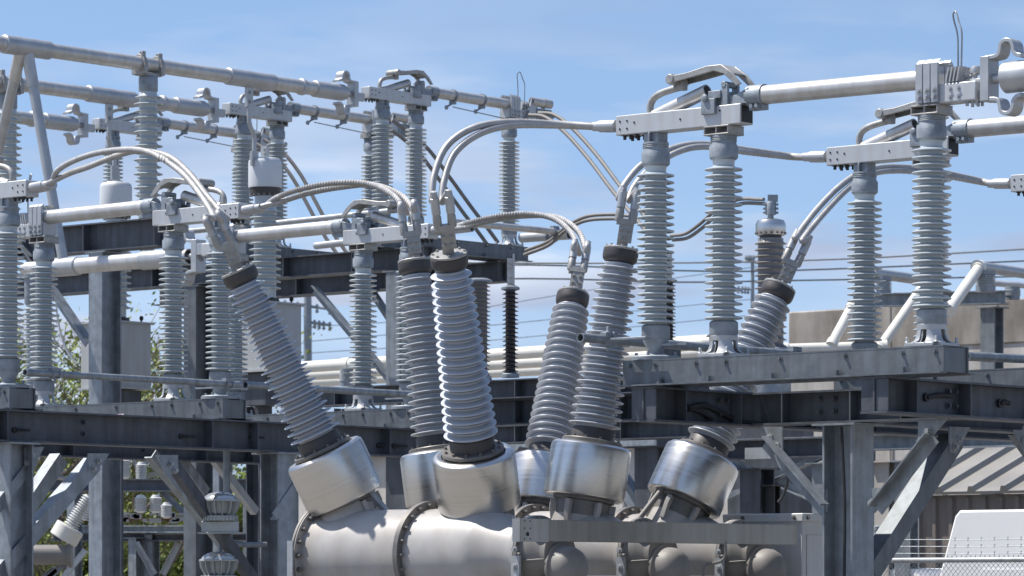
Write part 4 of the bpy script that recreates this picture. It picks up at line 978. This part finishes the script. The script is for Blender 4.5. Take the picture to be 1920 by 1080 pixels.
m.build('bolts', 'flange', i)
m = MB(); m.lathe([(0.03, z0+hh+0.19), (0.03, z0+hh+0.23), (0.05, z0+hh+0.23), (0.05, z0+hh+0.34), (0.04, z0+hh+0.36)], seg=14); m.box((0.02, 0, z0+hh+0.39), (0.10, 0.05, 0.07))
for z in (0.25, 0.29, 0.33):
    for s in (-1, 1): m.bolt((0.045*s, -0.01, z0+hh+z), (s, 0, 0), 0.012, 0.03)
m.build('terminal', 'cast', i)
MB().lathe([(0.20, z0-0.5), (0.20, z0), (0.14, z0+0.03)], seg=32).build('turret', 'cast', tb_)
MB().box((0, 0, (z0-0.5)/2), (0.6, 0.6, z0-0.5), (U, V, Z)).build('stand', 'galv_shaded', tb_)
# ================================================================ FLOODLIGHTS
def floodlight(px, yt, D, label):
    a = P(px, yt, D); r = thing('floodlight', a-Z*0.35, label, 'floodlight', 'finned floodlights hanging upside down'); z = 0.35
    MB().lathe([(0.0, z), (0.05, z-0.003), (0.10, z-0.018), (0.135, z-0.045), (0.145, z-0.065)], seg=36).build('reflector_dome', 'lens', r)
    m = MB().lathe([(0.145, z-0.062), (0.16, z-0.066), (0.16, z-0.08), (0.12, z-0.085), (0.10, z-0.18)], seg=36); m.lathe([(0.13, z-0.195), (0.14, z-0.2), (0.14, z-0.235), (0.12, z-0.24)], seg=28)
    for q in range(14):
        an = q*2*math.pi/14; d = Vector((math.cos(an), math.sin(an), 0))
        m.plate([d*0.06+Z*(z-0.08), d*0.165+Z*(z-0.075), d*0.155+Z*(z-0.13), d*0.12+Z*(z-0.195), d*0.06+Z*(z-0.195)], d.cross(Z), 0.008)
    for q in range(28):
        an = q*2*math.pi/28; d = Vector((math.cos(an), math.sin(an), 0)); m.box(d*0.143+Z*(z-0.218), (0.01, 0.01, 0.045), (d, d.cross(Z), Z))
    m.build('finned_body', 'lamp_body', r)
    b = MB(); b.box((0, 0, z-0.29), (0.30, 0.14, 0.09)); b.box((0, 0, z-0.34), (0.36, 0.18, 0.012)); b.build('driver_box', 'lamp_body', r, bevel=0.005)
    return r
fl0 = floodlight(413, 922, 31.2, 'grey finned floodlight with a domed lens, upper of the two beside the left brace')
fl1 = copy_thing(fl0, P(410, 1034, 31.2)-Z*0.35, 'grey finned floodlight at the bottom edge, lower of the two beside the left brace')
fp = thing('lamp_bracket', G(435, 31.6, 0), 'thin pole with a short arm carrying the two finned floodlights', 'bracket')
m = MB(); c0 = G(425, 31.7, 0); m.tube([c0, c0+Z*3.0], 0.03, 14); m.tube([P(418, 1022, 31.6), P(500, 1021, 31.7)], 0.022, 12); m.tube([P(413, 1000, 31.4), P(413, 1035, 31.4)], 0.02, 10); m.tube([P(413, 985, 31.35), P(425, 985, 31.7)], 0.02, 10)
m.build('pole', 'galv', fp, world=G(435, 31.6, 0))
# ================================================================ FAR LEFT OLD EQUIPMENT
ob = G(290, 55, 0)
of = thing('old_steel_platform', ob, 'old rust-stained steel platform far behind, seen under the left beam with small white insulators', 'steel frame')
for (yt, hpx, x0, x1) in ((898, 24, 60, 560), (985, 14, 140, 400), (1000, 15, 100, 560)):
    m = MB(); a = P(x0, yt, 56); b = P(x1, yt, 54); m.sec(I_(hpx/F*55, 0.2, 0.02, 0.02), a, b); m.build('beam', 'galv_shaded' if yt != 985 else 'galv', of, world=ob)
m = MB(); m.box(P(270, 974, 54.8), (1.8, 0.04, 0.025)); m.build('rusty_bar', 'rust', of, world=ob)
for px, yt in ((255, 1000), (285, 985), (360, 1000), (140, 900), (470, 900), (545, 900)):
    p = G(px, 55.2, 0); column(of, ob, p, ztop(yt+8, 55.2), -U, 'galv', 0.16)
for a, b in (((250, 1020), (285, 1080)), ((330, 1015), (300, 1075)), ((120, 1090), (165, 1035)), ((300, 925), (348, 972))):
    brace(of, ob, P(*a, 55), P(*b, 55), 0.09, 'galv_light' if a[0] < 340 and a[1] > 1000 else 'galv', Vector((0, 1, 0)))
W_ = []
def tiny(px, yt, yb, D, r_, label, n=9, grp='small white insulators on the old platform', m='porc_white'):
    h = (yb-yt)/F*D; o_ = MB().lathe([(r_*0.5, 0)]+sheds(n, r_*0.72, r_, 0.02, h-0.03, lip=0.004)+[(r_*0.5, h)], P(px, yb, D), Z, 28).build('small_insulator', m, loc=P(px, yb, D))
    return tag(o_, label, 'insulator', grp)
tiny(264, 928, 962, 54, 0.095, 'small white ribbed insulator on the old platform, leftmost of its row of three')
tiny(292, 928, 962, 54, 0.095, 'small white ribbed insulator on the old platform, middle of its row of three')
tiny(312, 942, 972, 53.5, 0.08, 'small white ribbed insulator on the old platform, short rightmost of its row of three')
tiny(233, 858, 898, 54, 0.095, 'white ribbed insulator close under the left beam, touching the thick column', n=11)
tiny(265, 866, 900, 56, 0.085, 'white ribbed insulator on the upper platform beam beside the rusty clamps')
m = MB()
for k in range(14):
    c = P(random.uniform(245, 335), random.uniform(862, 895), 56+random.random()); m.box(c, (random.uniform(0.05, 0.22), 0.08, random.uniform(0.03, 0.09)), (Vector((math.cos(k), 0, math.sin(k)*0.5)).normalized(), Vector((0, 1, 0)), Vector((-math.sin(k)*0.5, 0, math.cos(k))).normalized()))
for k in range(22):
    c = P(random.uniform(225, 345), random.uniform(962, 978), 54.6); m.box(c, (random.uniform(0.05, 0.2), 0.1, random.uniform(0.03, 0.08)))
tag(m.build('switch_fittings', 'cast_warm', loc=ob), 'jumble of weathered clamps and levers lying along the old platform', 'fittings', kind='stuff')
m = MB()
for k in range(10):
    c = P(random.uniform(55, 110), random.uniform(858, 895), 52); m.tube([c, c+Vector((random.uniform(-.2, .2), 0, random.uniform(-.15, .15)))], 0.03, 8)
tag(m.build('switch_fittings', 'cast_warm', loc=G(80, 52, 0)), 'weathered clamps seen through the braces at far lower left', 'fittings', kind='stuff')
# old oil breaker
ox = G(115, 46, 0)
obk = thing('old_breaker', ox, 'old grey oil breaker low at far left with a tilted cream bushing and white drum', 'circuit breaker')
m = MB(); a = P(62, 1040, 46); b = P(128, 1040, 46); m.tube([a-(b-a)*0.5, b], 0.12, 28); m.lathe([(0.16, 0), (0.16, 0.05)], b, (b-a), 28); m.build('tank', 'mech', obk, world=ox)
ax = (P(168, 928, 46)-P(118, 1012, 46)).normalized(); c = P(118, 1012, 46)
m = MB().lathe([(0.17, 0), (0.18, 0.01), (0.18, 0.17), (0.17, 0.18), (0.0, 0.181)], c, ax, 40); m.build('drum', 'pvc', obk, world=ox)
i = MB().lathe(sheds(13, 0.065, 0.098, 0.20, 0.62, 0.05, 0.075), c, ax, 32).build('bushing', 'porc_white', obk, world=ox)
m = MB(); m.box(ox+Z*0.8, (0.3, 0.3, 1.6)); m.sec(L_(0.08, 0.08), P(85, 1080, 46.2), P(120, 1050, 46.2)); m.sec(L_(0.08, 0.08), P(70, 1090, 46.2), P(100, 1062, 46.2)); m.build('stand', 'galv', obk, world=ox)
# second cream bushing piece behind column
tag(MB().lathe([(0.03, 0)]+sheds(9, 0.05, 0.08, 0.01, 0.33), P(155, 975, 50), (P(170, 935, 50)-P(155, 975, 50)), 28).build('small_insulator', 'porc_white', loc=P(155, 975, 50)), 'slanting white ribbed insulator touching the thick column at lower left', 'insulator')
# white conduit curving by the left trees
tag(MB().tube(cr([P(104, 560, 40), P(108, 600, 40), P(118, 640, 40), P(132, 668, 40), P(144, 682, 40)], 6), 0.013, 10).build('white_hose', 'white_paint', loc=P(144, 682, 40)), 'thin white hose curving down in front of the sparse tree at left', 'hose')
# ================================================================ BUILDINGS
# concrete fire wall along V
cw0 = P(1478, 585, 50); L0 = 14
wl = thing('concrete_wall', Vector((cw0.x, cw0.y, 0)), 'tall weathered concrete fire wall behind the right-hand posts', 'wall'); WW = Vector((cw0.x, cw0.y, 0))
zw = cw0.z
m = MB(); m.box(WW+V*L0/2+U*0.2+Z*(zw-0.28), (L0, 0.4, 0.56), (V, U, Z)); m.build('upper_course', 'concrete', wl, world=WW, bevel=0.02)
m = MB(); m.box(WW+V*L0/2+U*0.22+Z*((zw-0.56)/2), (L0, 0.4, zw-0.56), (V, U, Z)); m.build('lower_course', 'concrete_pale', wl, world=WW)
m = MB()
for k in range(1, 9): m.box(WW+V*(k*0.82)-U*0.001+Z*(zw-0.56)/2, (0.02, 0.012, zw-0.56), (V, U, Z))
for k in range(1, 5): m.box(WW+V*(k*1.64)-U*0.001+Z*(zw-0.28), (0.018, 0.012, 0.56), (V, U, Z))
m.build('joints', 'mech', wl, world=WW)
lw0 = P(560, 862, 75); lw = thing('low_building', Vector((lw0.x, lw0.y, 0)), 'long pale low building far behind the breaker, seen between drums and beams', 'building')
e_ = P(1600, 870, 64)
dd = (Vector((e_.x, e_.y, 0))-Vector((lw0.x, lw0.y, 0))); Ln = dd.length; dd.normalize(); sd = dd.cross(Z)
Wl = Vector((lw0.x, lw0.y, 0)); m = MB(); m.box(Wl+dd*Ln/2-sd*4+Z*lw0.z/2, (Ln, 8, lw0.z), (dd, sd, Z)); bd_ = m.build('wall', 'concrete_pale', lw, world=Wl)
m = MB(); m.box(Wl+dd*Ln/2-sd*4+Z*(lw0.z+0.08), (Ln+0.4, 8.4, 0.16), (dd, sd, Z)); m.build('roof', 'galv', lw, world=Wl)
m = MB()
for k in range(1, 8): m.box(Wl+dd*(Ln*k/8)+sd*0.01+Z*lw0.z/2, (0.05, 0.03, lw0.z), (dd, sd, Z))
m.build('joints', 'mech', lw, world=Wl)
# metal shed
s0 = P(1652, 920, 40); Ws = Vector((s0.x, s0.y, 0)); sh = thing('metal_shed', Ws, 'ribbed metal shed with a sloping roof at lower right behind the braces', 'building')
Ls = 7.0; rl = 4.0; rs_ = 0.36
up = (U+Z*rs_).normalized(); nrm_ = V.cross(up).normalized()
if nrm_.z < 0: nrm_ = -nrm_
ov = 0.12
m = MB(); m.plate([s0-U*ov-Z*ov*rs_, s0-U*ov-Z*ov*rs_+V*Ls, s0+U*rl+Z*rl*rs_+V*Ls, s0+U*rl+Z*rl*rs_], nrm_, 0.03); ro = m.build('roof', 'roof_metal', sh, world=Ws)
m = MB()
for k in range(0, 18):
    a = s0+V*(0.02+k*0.40)-U*ov-Z*ov*rs_+nrm_*0.015; b = s0+V*(0.02+k*0.40)+U*rl+Z*rl*rs_+nrm_*0.015
    m.sec([(-0.05, 0), (-0.025, 0.055), (0.025, 0.055), (0.05, 0)], a, b, up=nrm_)
m.build('ribs', 'roof_metal', ro, world=Ws)
m = MB(); m.box(s0-V*0.03+U*(rl/2)+Z*(rl/2*rs_-0.05), (math.hypot(rl+ov*2, rl*rs_), 0.05, 0.14), (up, V, nrm_)); m.build('rake_trim', 'rust', ro, world=Ws)
m = MB(); m.box(Ws+V*Ls/2+U*rl/2+Z*(s0.z/2-0.03), (Ls, rl, s0.z-0.06), (V, U, Z)); wo = m.build('wall', 'wall_metal', sh, world=Ws)
m = MB()
for k in range(34): m.sec([(-0.035, 0), (-0.02, 0.035), (0.02, 0.035), (0.035, 0)], Ws+V*(0.08+k*0.205)-U*0.0, Ws+V*(0.08+k*0.205)+Z*(s0.z-0.09), up=-U)
m.build('ribs', 'wall_metal', wo, world=Ws)
m = MB(); 
for k in (1, 2, 3, 4): m.box(Ws+V*(0.9+k*0.42)-U*0.04+Z*(s0.z-1.5), (0.13, 0.02, 0.15), (V, U, Z))
m.build('vents', 'black', wo, world=Ws)
# box truck
tk0 = P(1790, 957, 34.0); Wt = Vector((tk0.x, tk0.y, 0)); tk = thing('box_truck', Wt, 'white box truck behind the chain-link fence at the lower right corner', 'truck')
zt_ = tk0.z
def sidebox(prof, y0, y1): 
    m = MB(); m.plate([Wt+V*a+Z*b+U*(y0+y1)/2 for a, b in prof], U, y1-y0); return m
bx = sidebox([(0.05, zt_), (3.6, zt_), (3.6, 0.75), (-0.42, 0.75), (-0.42, 1.0), (0.0, zt_-0.05)], 0, 2.0).build('cargo_box', 'white_paint', tk, world=Wt, bevel=0.02)
m = MB(); m.box(Wt+V*1.9-U*0.008+Z*1.4, (3.2, 0.012, 0.9), (V, U, Z)); m.build('side_panel', 'white_paint', bx, world=Wt)
cb = sidebox([(-0.42, 1.72), (-0.50, 1.86), (-0.75, 1.87), (-1.0, 1.80), (-1.35, 1.25), (-1.95, 1.12), (-2.05, 0.95), (-2.05, 0.45), (-0.3, 0.45), (-0.3, 1.0)], 0.1, 1.9).build('cab', 'white_paint', tk, world=Wt, bevel=0.03)
m = MB(); m.plate([Wt+V*a+Z*b+U*0.09 for a, b in ((-0.5, 1.25), (-0.5, 1.7), (-0.92, 1.7), (-1.2, 1.25))], U, 0.012); m.plate([Wt+V*a+Z*b+U*(0.1 if s else 1.9) for a, b, s in ((-1.05, 1.74, 1), (-1.36, 1.27, 1), (-1.36, 1.27, 0), (-1.05, 1.74, 0))], V, 0.012); m.build('window', 'glass', cb, world=Wt)
for a in (-1.4, 2.4):
    m = MB(); m.lathe([(0.0, 0), (0.24, 0.0), (0.36, 0.02), (0.38, 0.06), (0.38, 0.2), (0.36, 0.24), (0.0, 0.24)], Wt+V*a+U*0.02+Z*0.38, U, 28); wv = m.build('wheel', 'tyre', tk, world=Wt)
    m = MB().lathe([(0.0, -0.01), (0.2, -0.01), (0.21, 0.02)], Wt+V*a+U*0.02+Z*0.38, U, 20); m.build('rim', 'galv_light', wv, world=Wt)
m = MB().box(Wt+V*0.7+U*1.0+Z*0.62, (5.4, 0.9, 0.2), (V, U, Z)); m.build('chassis', 'black', tk, world=Wt)
# chain-link fence
f0 = P(1638, 1051, 29.0); f1 = P(2080, 1053, 29.0-1.6); Wf = Vector((f0.x, f0.y, 0)); fe = thing('chain_link_fence', Wf, 'galvanised chain-link fence with barbed wire strands at the lower right corner', 'fence')
fd = Vector((f1.x-f0.x, f1.y-f0.y, 0)); fl_ = fd.length; fd.normalize(); zf = f0.z
MB().tube([Wf+Z*zf, Wf+fd*fl_+Z*zf], 0.020, 12).build('top_rail', 'galv_light', fe, world=Wf)
for t in (0.04, 2.6):
    m = MB().tube([Wf+fd*t, Wf+fd*t+Z*(zf+0.24)], 0.030, 14); m.lathe([(0.034, 0), (0.034, 0.03), (0.0, 0.045)], Wf+fd*t+Z*(zf+0.23), Z, 14); m.build('post', 'galv_light', fe, world=Wf)
m = MB(); st = 0.045
n_ = int(fl_/st); H_ = 0.62
for k in range(-14, n_+1):
    for s in (-1, 1):
        a = k*st; t0_, t1_ = (a, a+H_) if s > 0 else (a+H_, a)
        z0_, z1_ = zf-H_, zf
        # clip to the fence
        lo_, hi_ = 0, fl_
        if max(t0_, t1_) < lo_ or min(t0_, t1_) > hi_: continue
        m.tube([Wf+fd*max(lo_, min(hi_, t0_))+Z*(z0_+(0 if t0_ >= lo_ else (lo_-t0_))), Wf+fd*max(lo_, min(hi_, t1_))+Z*(z1_ if t1_ >= lo_ else z1_-(lo_-t1_))], 0.0022, 3, cap=False)
for k in range(n_*1):
    m.tube([Wf+fd*(k*st)+Z*zf, Wf+fd*(k*st+0.006)+Z*(zf+0.035)], 0.003, 3)
m.build('mesh', 'galv_light', fe, world=Wf)
for dz in (0.055, 0.108, 0.160):
    m = MB(); m.tube([Wf+Z*(zf+dz), Wf+fd*fl_*0.5+Z*(zf+dz-0.01), Wf+fd*fl_+Z*(zf+dz)], 0.0028, 5)
    k = 0.05
    while k < fl_:
        c = Wf+fd*k+Z*(zf+dz-0.004); m.tube([c-Z*0.014-fd*0.006, c+Z*0.014+fd*0.006], 0.0022, 3); m.tube([c-Z*0.012+fd*0.008, c+Z*0.012-fd*0.006], 0.0022, 3); k += 0.125
    m.build('barbed_wire', 'galv', fe, world=Wf)
# ================================================================ TRANSMISSION POLES AND LINES
def tpole(px, yt, D, arms, label, r=0.20):
    a = P(px, yt, D); b = G(px, D, 0); root = thing('transmission_pole', b, label, 'power pole', 'far transmission poles')
    MB().tube([b, a], [r*1.3, r*0.8], 16).build('pole', 'cast', root, world=b)
    for x0, x1, y, y2 in arms:
        m = MB(); m.tube([P(x0, y, D), P(x1, y2, D)], 0.06, 8)
        for t in (0.04, 0.3, 0.5, 0.7, 0.96):
            c = P(x0+(x1-x0)*t, y+(y2-y)*t, D); m.lathe([(0.04, -0.24), (0.08, -0.18), (0.04, -0.1), (0.08, 0.02), (0.04, 0.14)], c, Z, 10)
        m.build('crossarm', 'cast', root, world=b)
    return root
tpole(577, 552, 160, [(530, 622, 568, 580), (577, 620, 604, 610)], 'grey far transmission pole with crossarms seen between the left tilted bushing and third left post')
tpole(1411, 483, 190, [(1383, 1411, 541, 543), (1398, 1414, 484, 484)], 'grey far transmission pole just left of the brown ribbed transformer bushing', 0.11)
WI = [([(-40, 480), (900, 493), (1487, 489), (2000, 463)], 'topmost of the three dark overhead lines crossing behind the bushings'),
      ([(-40, 520), (900, 497), (1250, 507), (1487, 507), (2000, 486)], 'middle of the three dark overhead lines crossing behind the bushings'),
      ([(-40, 545), (900, 523), (1250, 529), (1487, 526), (2000, 517)], 'lowest of the three dark overhead lines crossing behind the bushings')]
for pts, lb_ in WI:
    p = path(pts, 95, 95); tag(MB().tube(cr(p, 6), 0.022, 6).build('overhead_line', 'cable_dark', loc=p[0]), lb_, 'power line', 'far overhead lines')
for k, (pts) in enumerate([[(580, 640), (900, 612), (1420, 560)], [(580, 662), (900, 640), (1420, 590)], [(580, 612), (760, 600), (1100, 545), (1420, 500)]]):
    p = path(pts, 165, 190); tag(MB().tube(cr(p, 6), 0.018, 5).build('overhead_line', 'galv', loc=p[0]), ['faint far overhead line, middle of three strung between the two far poles', 'faint far overhead line, lowest of three strung between the two far poles', 'faint far overhead line, highest of three strung between the two far poles'][k], 'power line', 'faint far lines')
for h in HIGH:
    m = MB(); m.plate([(1.80, -0.1, 1.47), (2.02, -0.1, 1.47), (1.96, -0.1, 1.72), (1.88, -0.1, 1.74)], (0, 1, 0), 0.02); m.plate([(1.80, 0.1, 1.47), (2.02, 0.1, 1.47), (1.96, 0.1, 1.72), (1.88, 0.1, 1.74)], (0, 1, 0), 0.02); m.box((1.91, 0, 1.50), (0.22, 0.2, 0.03)); m.build('jaw_bracket', 'alu_grey', h)
    m = MB(); m.tube([(1.90, -0.08, 1.70), (2.20, -0.12, 1.69)], 0.052, 20, hollow=0.75); m.lathe([(0.056, 0), (0.062, 0), (0.062, 0.03), (0.056, 0.03)], (2.08, -0.10, 1.693), (1, 0, 0), 20); m.build('tube_stub', 'alu', h)
    m = MB()
    for i in range(6): m.box((1.98+i*0.045, -0.06, 1.565), (0.035, 0.12, 0.12))
    m.box((2.12, -0.06, 1.50), (0.30, 0.06, 0.04)); m.lathe([(0.0, 0), (0.03, 0.01), (0.035, 0.03), (0.03, 0.05), (0, 0.06)], (2.27, -0.06, 1.57), (1, 0, 0), 12); m.build('contact_stack', 'cast', h)
# arrester lead-wires along high blades
for k, h in enumerate(HIGH):
    root = thing('spring_wire', swpt(h, 0.5, 0, 1.5), ['thin wire held by two eye hooks under the highest far blade', 'thin wire held by two eye hooks under the middle far blade', 'thin wire held by two eye hooks under the lowest far blade'][k], 'wire', 'wires under the high blades')
    W2 = Vector(root.location)
    MB().tube([swpt(h, 0.62, 0, 1.52), swpt(h, 1.55, 0, 1.47)], 0.006, 6).build('wire', 'cable_dark', root, world=W2)
    for x in (0.62, 1.12):
        m = MB(); c = swpt(h, x, 0, 1.60); m.lathe([(0.062, -0.012), (0.074, -0.012), (0.074, 0.012), (0.062, 0.012)], swpt(h, x, 0, 1.646), U, 20)
        m.box(swpt(h, x, 0, 1.565), (0.07, 0.05, 0.03), (U, V, Z)); m.tube([swpt(h, x, 0, 1.56), swpt(h, x-0.12, -0.02, 1.51)], 0.012, 8); m.lathe([(0.01, -0.006), (0.026, -0.006), (0.026, 0.006), (0.01, 0.006)], swpt(h, x-0.13, -0.02, 1.50), U.cross(Z), 12)
        m.build('eye_hook', 'cast', root, world=W2)
# ================================================================ TREES
def tree(base, h, spread, nleaf, leafm, name, label, seed, trunk_r=0.12, leaf=0.09, bare=0.5, grp='trees behind the yard', low=0.3):
    rnd = random.Random(seed); r = thing(name, base, label, 'tree', grp); tips = []; mb = MB()
    def limb(p, d, L, rad, lev):
        q = p; pts = [p]; rr = [rad]
        for i in range(4):
            d = (d+Vector((rnd.uniform(-.25, .25), rnd.uniform(-.25, .25), rnd.uniform(-.05, .2)))).normalized(); q = q+d*L/4; pts.append(q); rr.append(rad*(1-0.16*(i+1)))
            if lev > 0:
                for _ in range(2 if lev > 1 else 2):
                    a = rnd.uniform(0, 6.28); nd_ = (d*0.7+Vector((math.cos(a)*spread, math.sin(a)*spread, rnd.uniform(0.0, 0.6)))).normalized(); limb(q, nd_, L*rnd.uniform(0.45, 0.7), rad*0.5, lev-1)
            else: tips.append(q.copy())
        mb.tube(pts, rr, 5 if lev < 2 else 8, cap=False)
    limb(Vector((0, 0, 0)), Vector((0, 0, 1)), h*low*1.6, trunk_r, 3)
    kz = (h-bare*0.8)/max(v.z for v in mb.v)
    for v in mb.v: v *= kz
    tips = [t*kz for t in tips]
    mb.build('trunk', 'bark', r)
    lf_ = MB(); vs = []; fs = []
    for i in range(nleaf):
        c = rnd.choice(tips)+Vector((rnd.gauss(0, 1), rnd.gauss(0, 1), rnd.gauss(0, 1)))*bare
        a = Vector((rnd.gauss(0, 1), rnd.gauss(0, 1), rnd.gauss(0, 1))).normalized(); b = a.orthogonal().normalized(); s = leaf*rnd.uniform(0.5, 1.3); b2 = a.cross(b); k = len(vs)
        vs += [c-b*s, c+b2*s*0.55, c+b*s, c-b2*s*0.55]; fs.append((k, k+1, k+2, k+3))
    lf_.add(vs, fs)
    me = bpy.data.meshes.new('crown'); me.from_pydata([tuple(v) for v in lf_.v], [], lf_.f); me.materials.append(MATS[leafm])
    o_ = bpy.data.objects.new('crown', me); SC.collection.objects.link(o_); o_.parent = r
    return r
def crown_at(px, D): return G(px, D, 0)
tree(crown_at(128, 78), 8.0, 1.0, 7000, 'leaf_pale', 'sparse_tree', 'sparse spring tree with small pale leaves, between the left posts and thick column', 11, 0.14, 0.062, 0.22, low=0.42)
tree(crown_at(265, 80), 8.0, 1.0, 9000, 'leaf_pale', 'sparse_tree', 'sparse pale green tree right of the thick column, above the grey box', 5, 0.13, 0.062, 0.25, low=0.42)
tree(crown_at(20, 85), 8.0, 1.0, 6000, 'leaf_pale', 'sparse_tree', 'sparse pale tree at the left edge behind the first posts', 21, 0.13, 0.062, 0.25, low=0.42)
spots = [(20, 84, 4.6, 'leaf'), (95, 88, 5.6, 'leaf'), (215, 86, 4.4, 'leaf'), (300, 84, 4.6, 'leaf'), (395, 92, 5.2, 'leaf_dark'), (480, 88, 4.6, 'leaf'), (560, 96, 5.8, 'leaf_dark'), (640, 100, 6.2, 'leaf_pale'), (735, 100, 5.6, 'leaf_dark'), (910, 105, 6.4, 'leaf_pale'), (1030, 102, 6.6, 'leaf'), (1120, 106, 6.1, 'leaf_pale')]
labs = ['green bush at the bottom left corner behind the leaning braces', 'leafy bush between the two left steel columns, lower left', 'bright green bush right of the thick column below the old platform', 'yellow-green bush below the small white insulators',
        'dark green bush behind the floodlights', 'green bush left of the double column beside the floodlights', 'dark bush behind the left end of the breaker tank', 'pale bush showing just under the cream pipes, left part', 'dark bush behind the tall light column', 'pale bush low behind the brown-grey arrester',
        'green bush low between the black arrester and the slim bushing', 'pale bush low behind the bushing at the pipe end']
for k, ((px, D, h, lm), lb_) in enumerate(zip(spots, labs)):
    tree(crown_at(px, D), h, 1.3, 5200, lm, 'bush', lb_, 40+k, 0.08, 0.10, 0.42, 'bushes behind the yard', low=0.30)
# far wooded strip
m = MB(); rnd = random.Random(3); vs = []; fs = []
for i in range(26000):
    x = rnd.uniform(-26, 26); D = rnd.uniform(125, 140); top = 2.4+0.7*math.sin(x*0.9)+0.5*math.sin(x*2.3+1)+rnd.gauss(0, 0.2); c = Vector((x, D, rnd.uniform(0, 1)**0.6*max(0.5, top)))
    a = Vector((rnd.gauss(0, 1), rnd.gauss(0, 1), rnd.gauss(0, 1))).normalized(); b = a.orthogonal().normalized(); s = rnd.uniform(0.1, 0.28); b2 = a.cross(b); k = len(vs)
    vs += [c-b*s, c+b2*s*0.6, c+b*s, c-b2*s*0.6]; fs.append((k, k+1, k+2, k+3))
m.add(vs, fs); o_ = m.build('far_undergrowth', 'leaf', loc=Vector((0, 130, 0))); tag(o_, 'far strip of green undergrowth along the edge of the yard', 'undergrowth', kind='stuff')
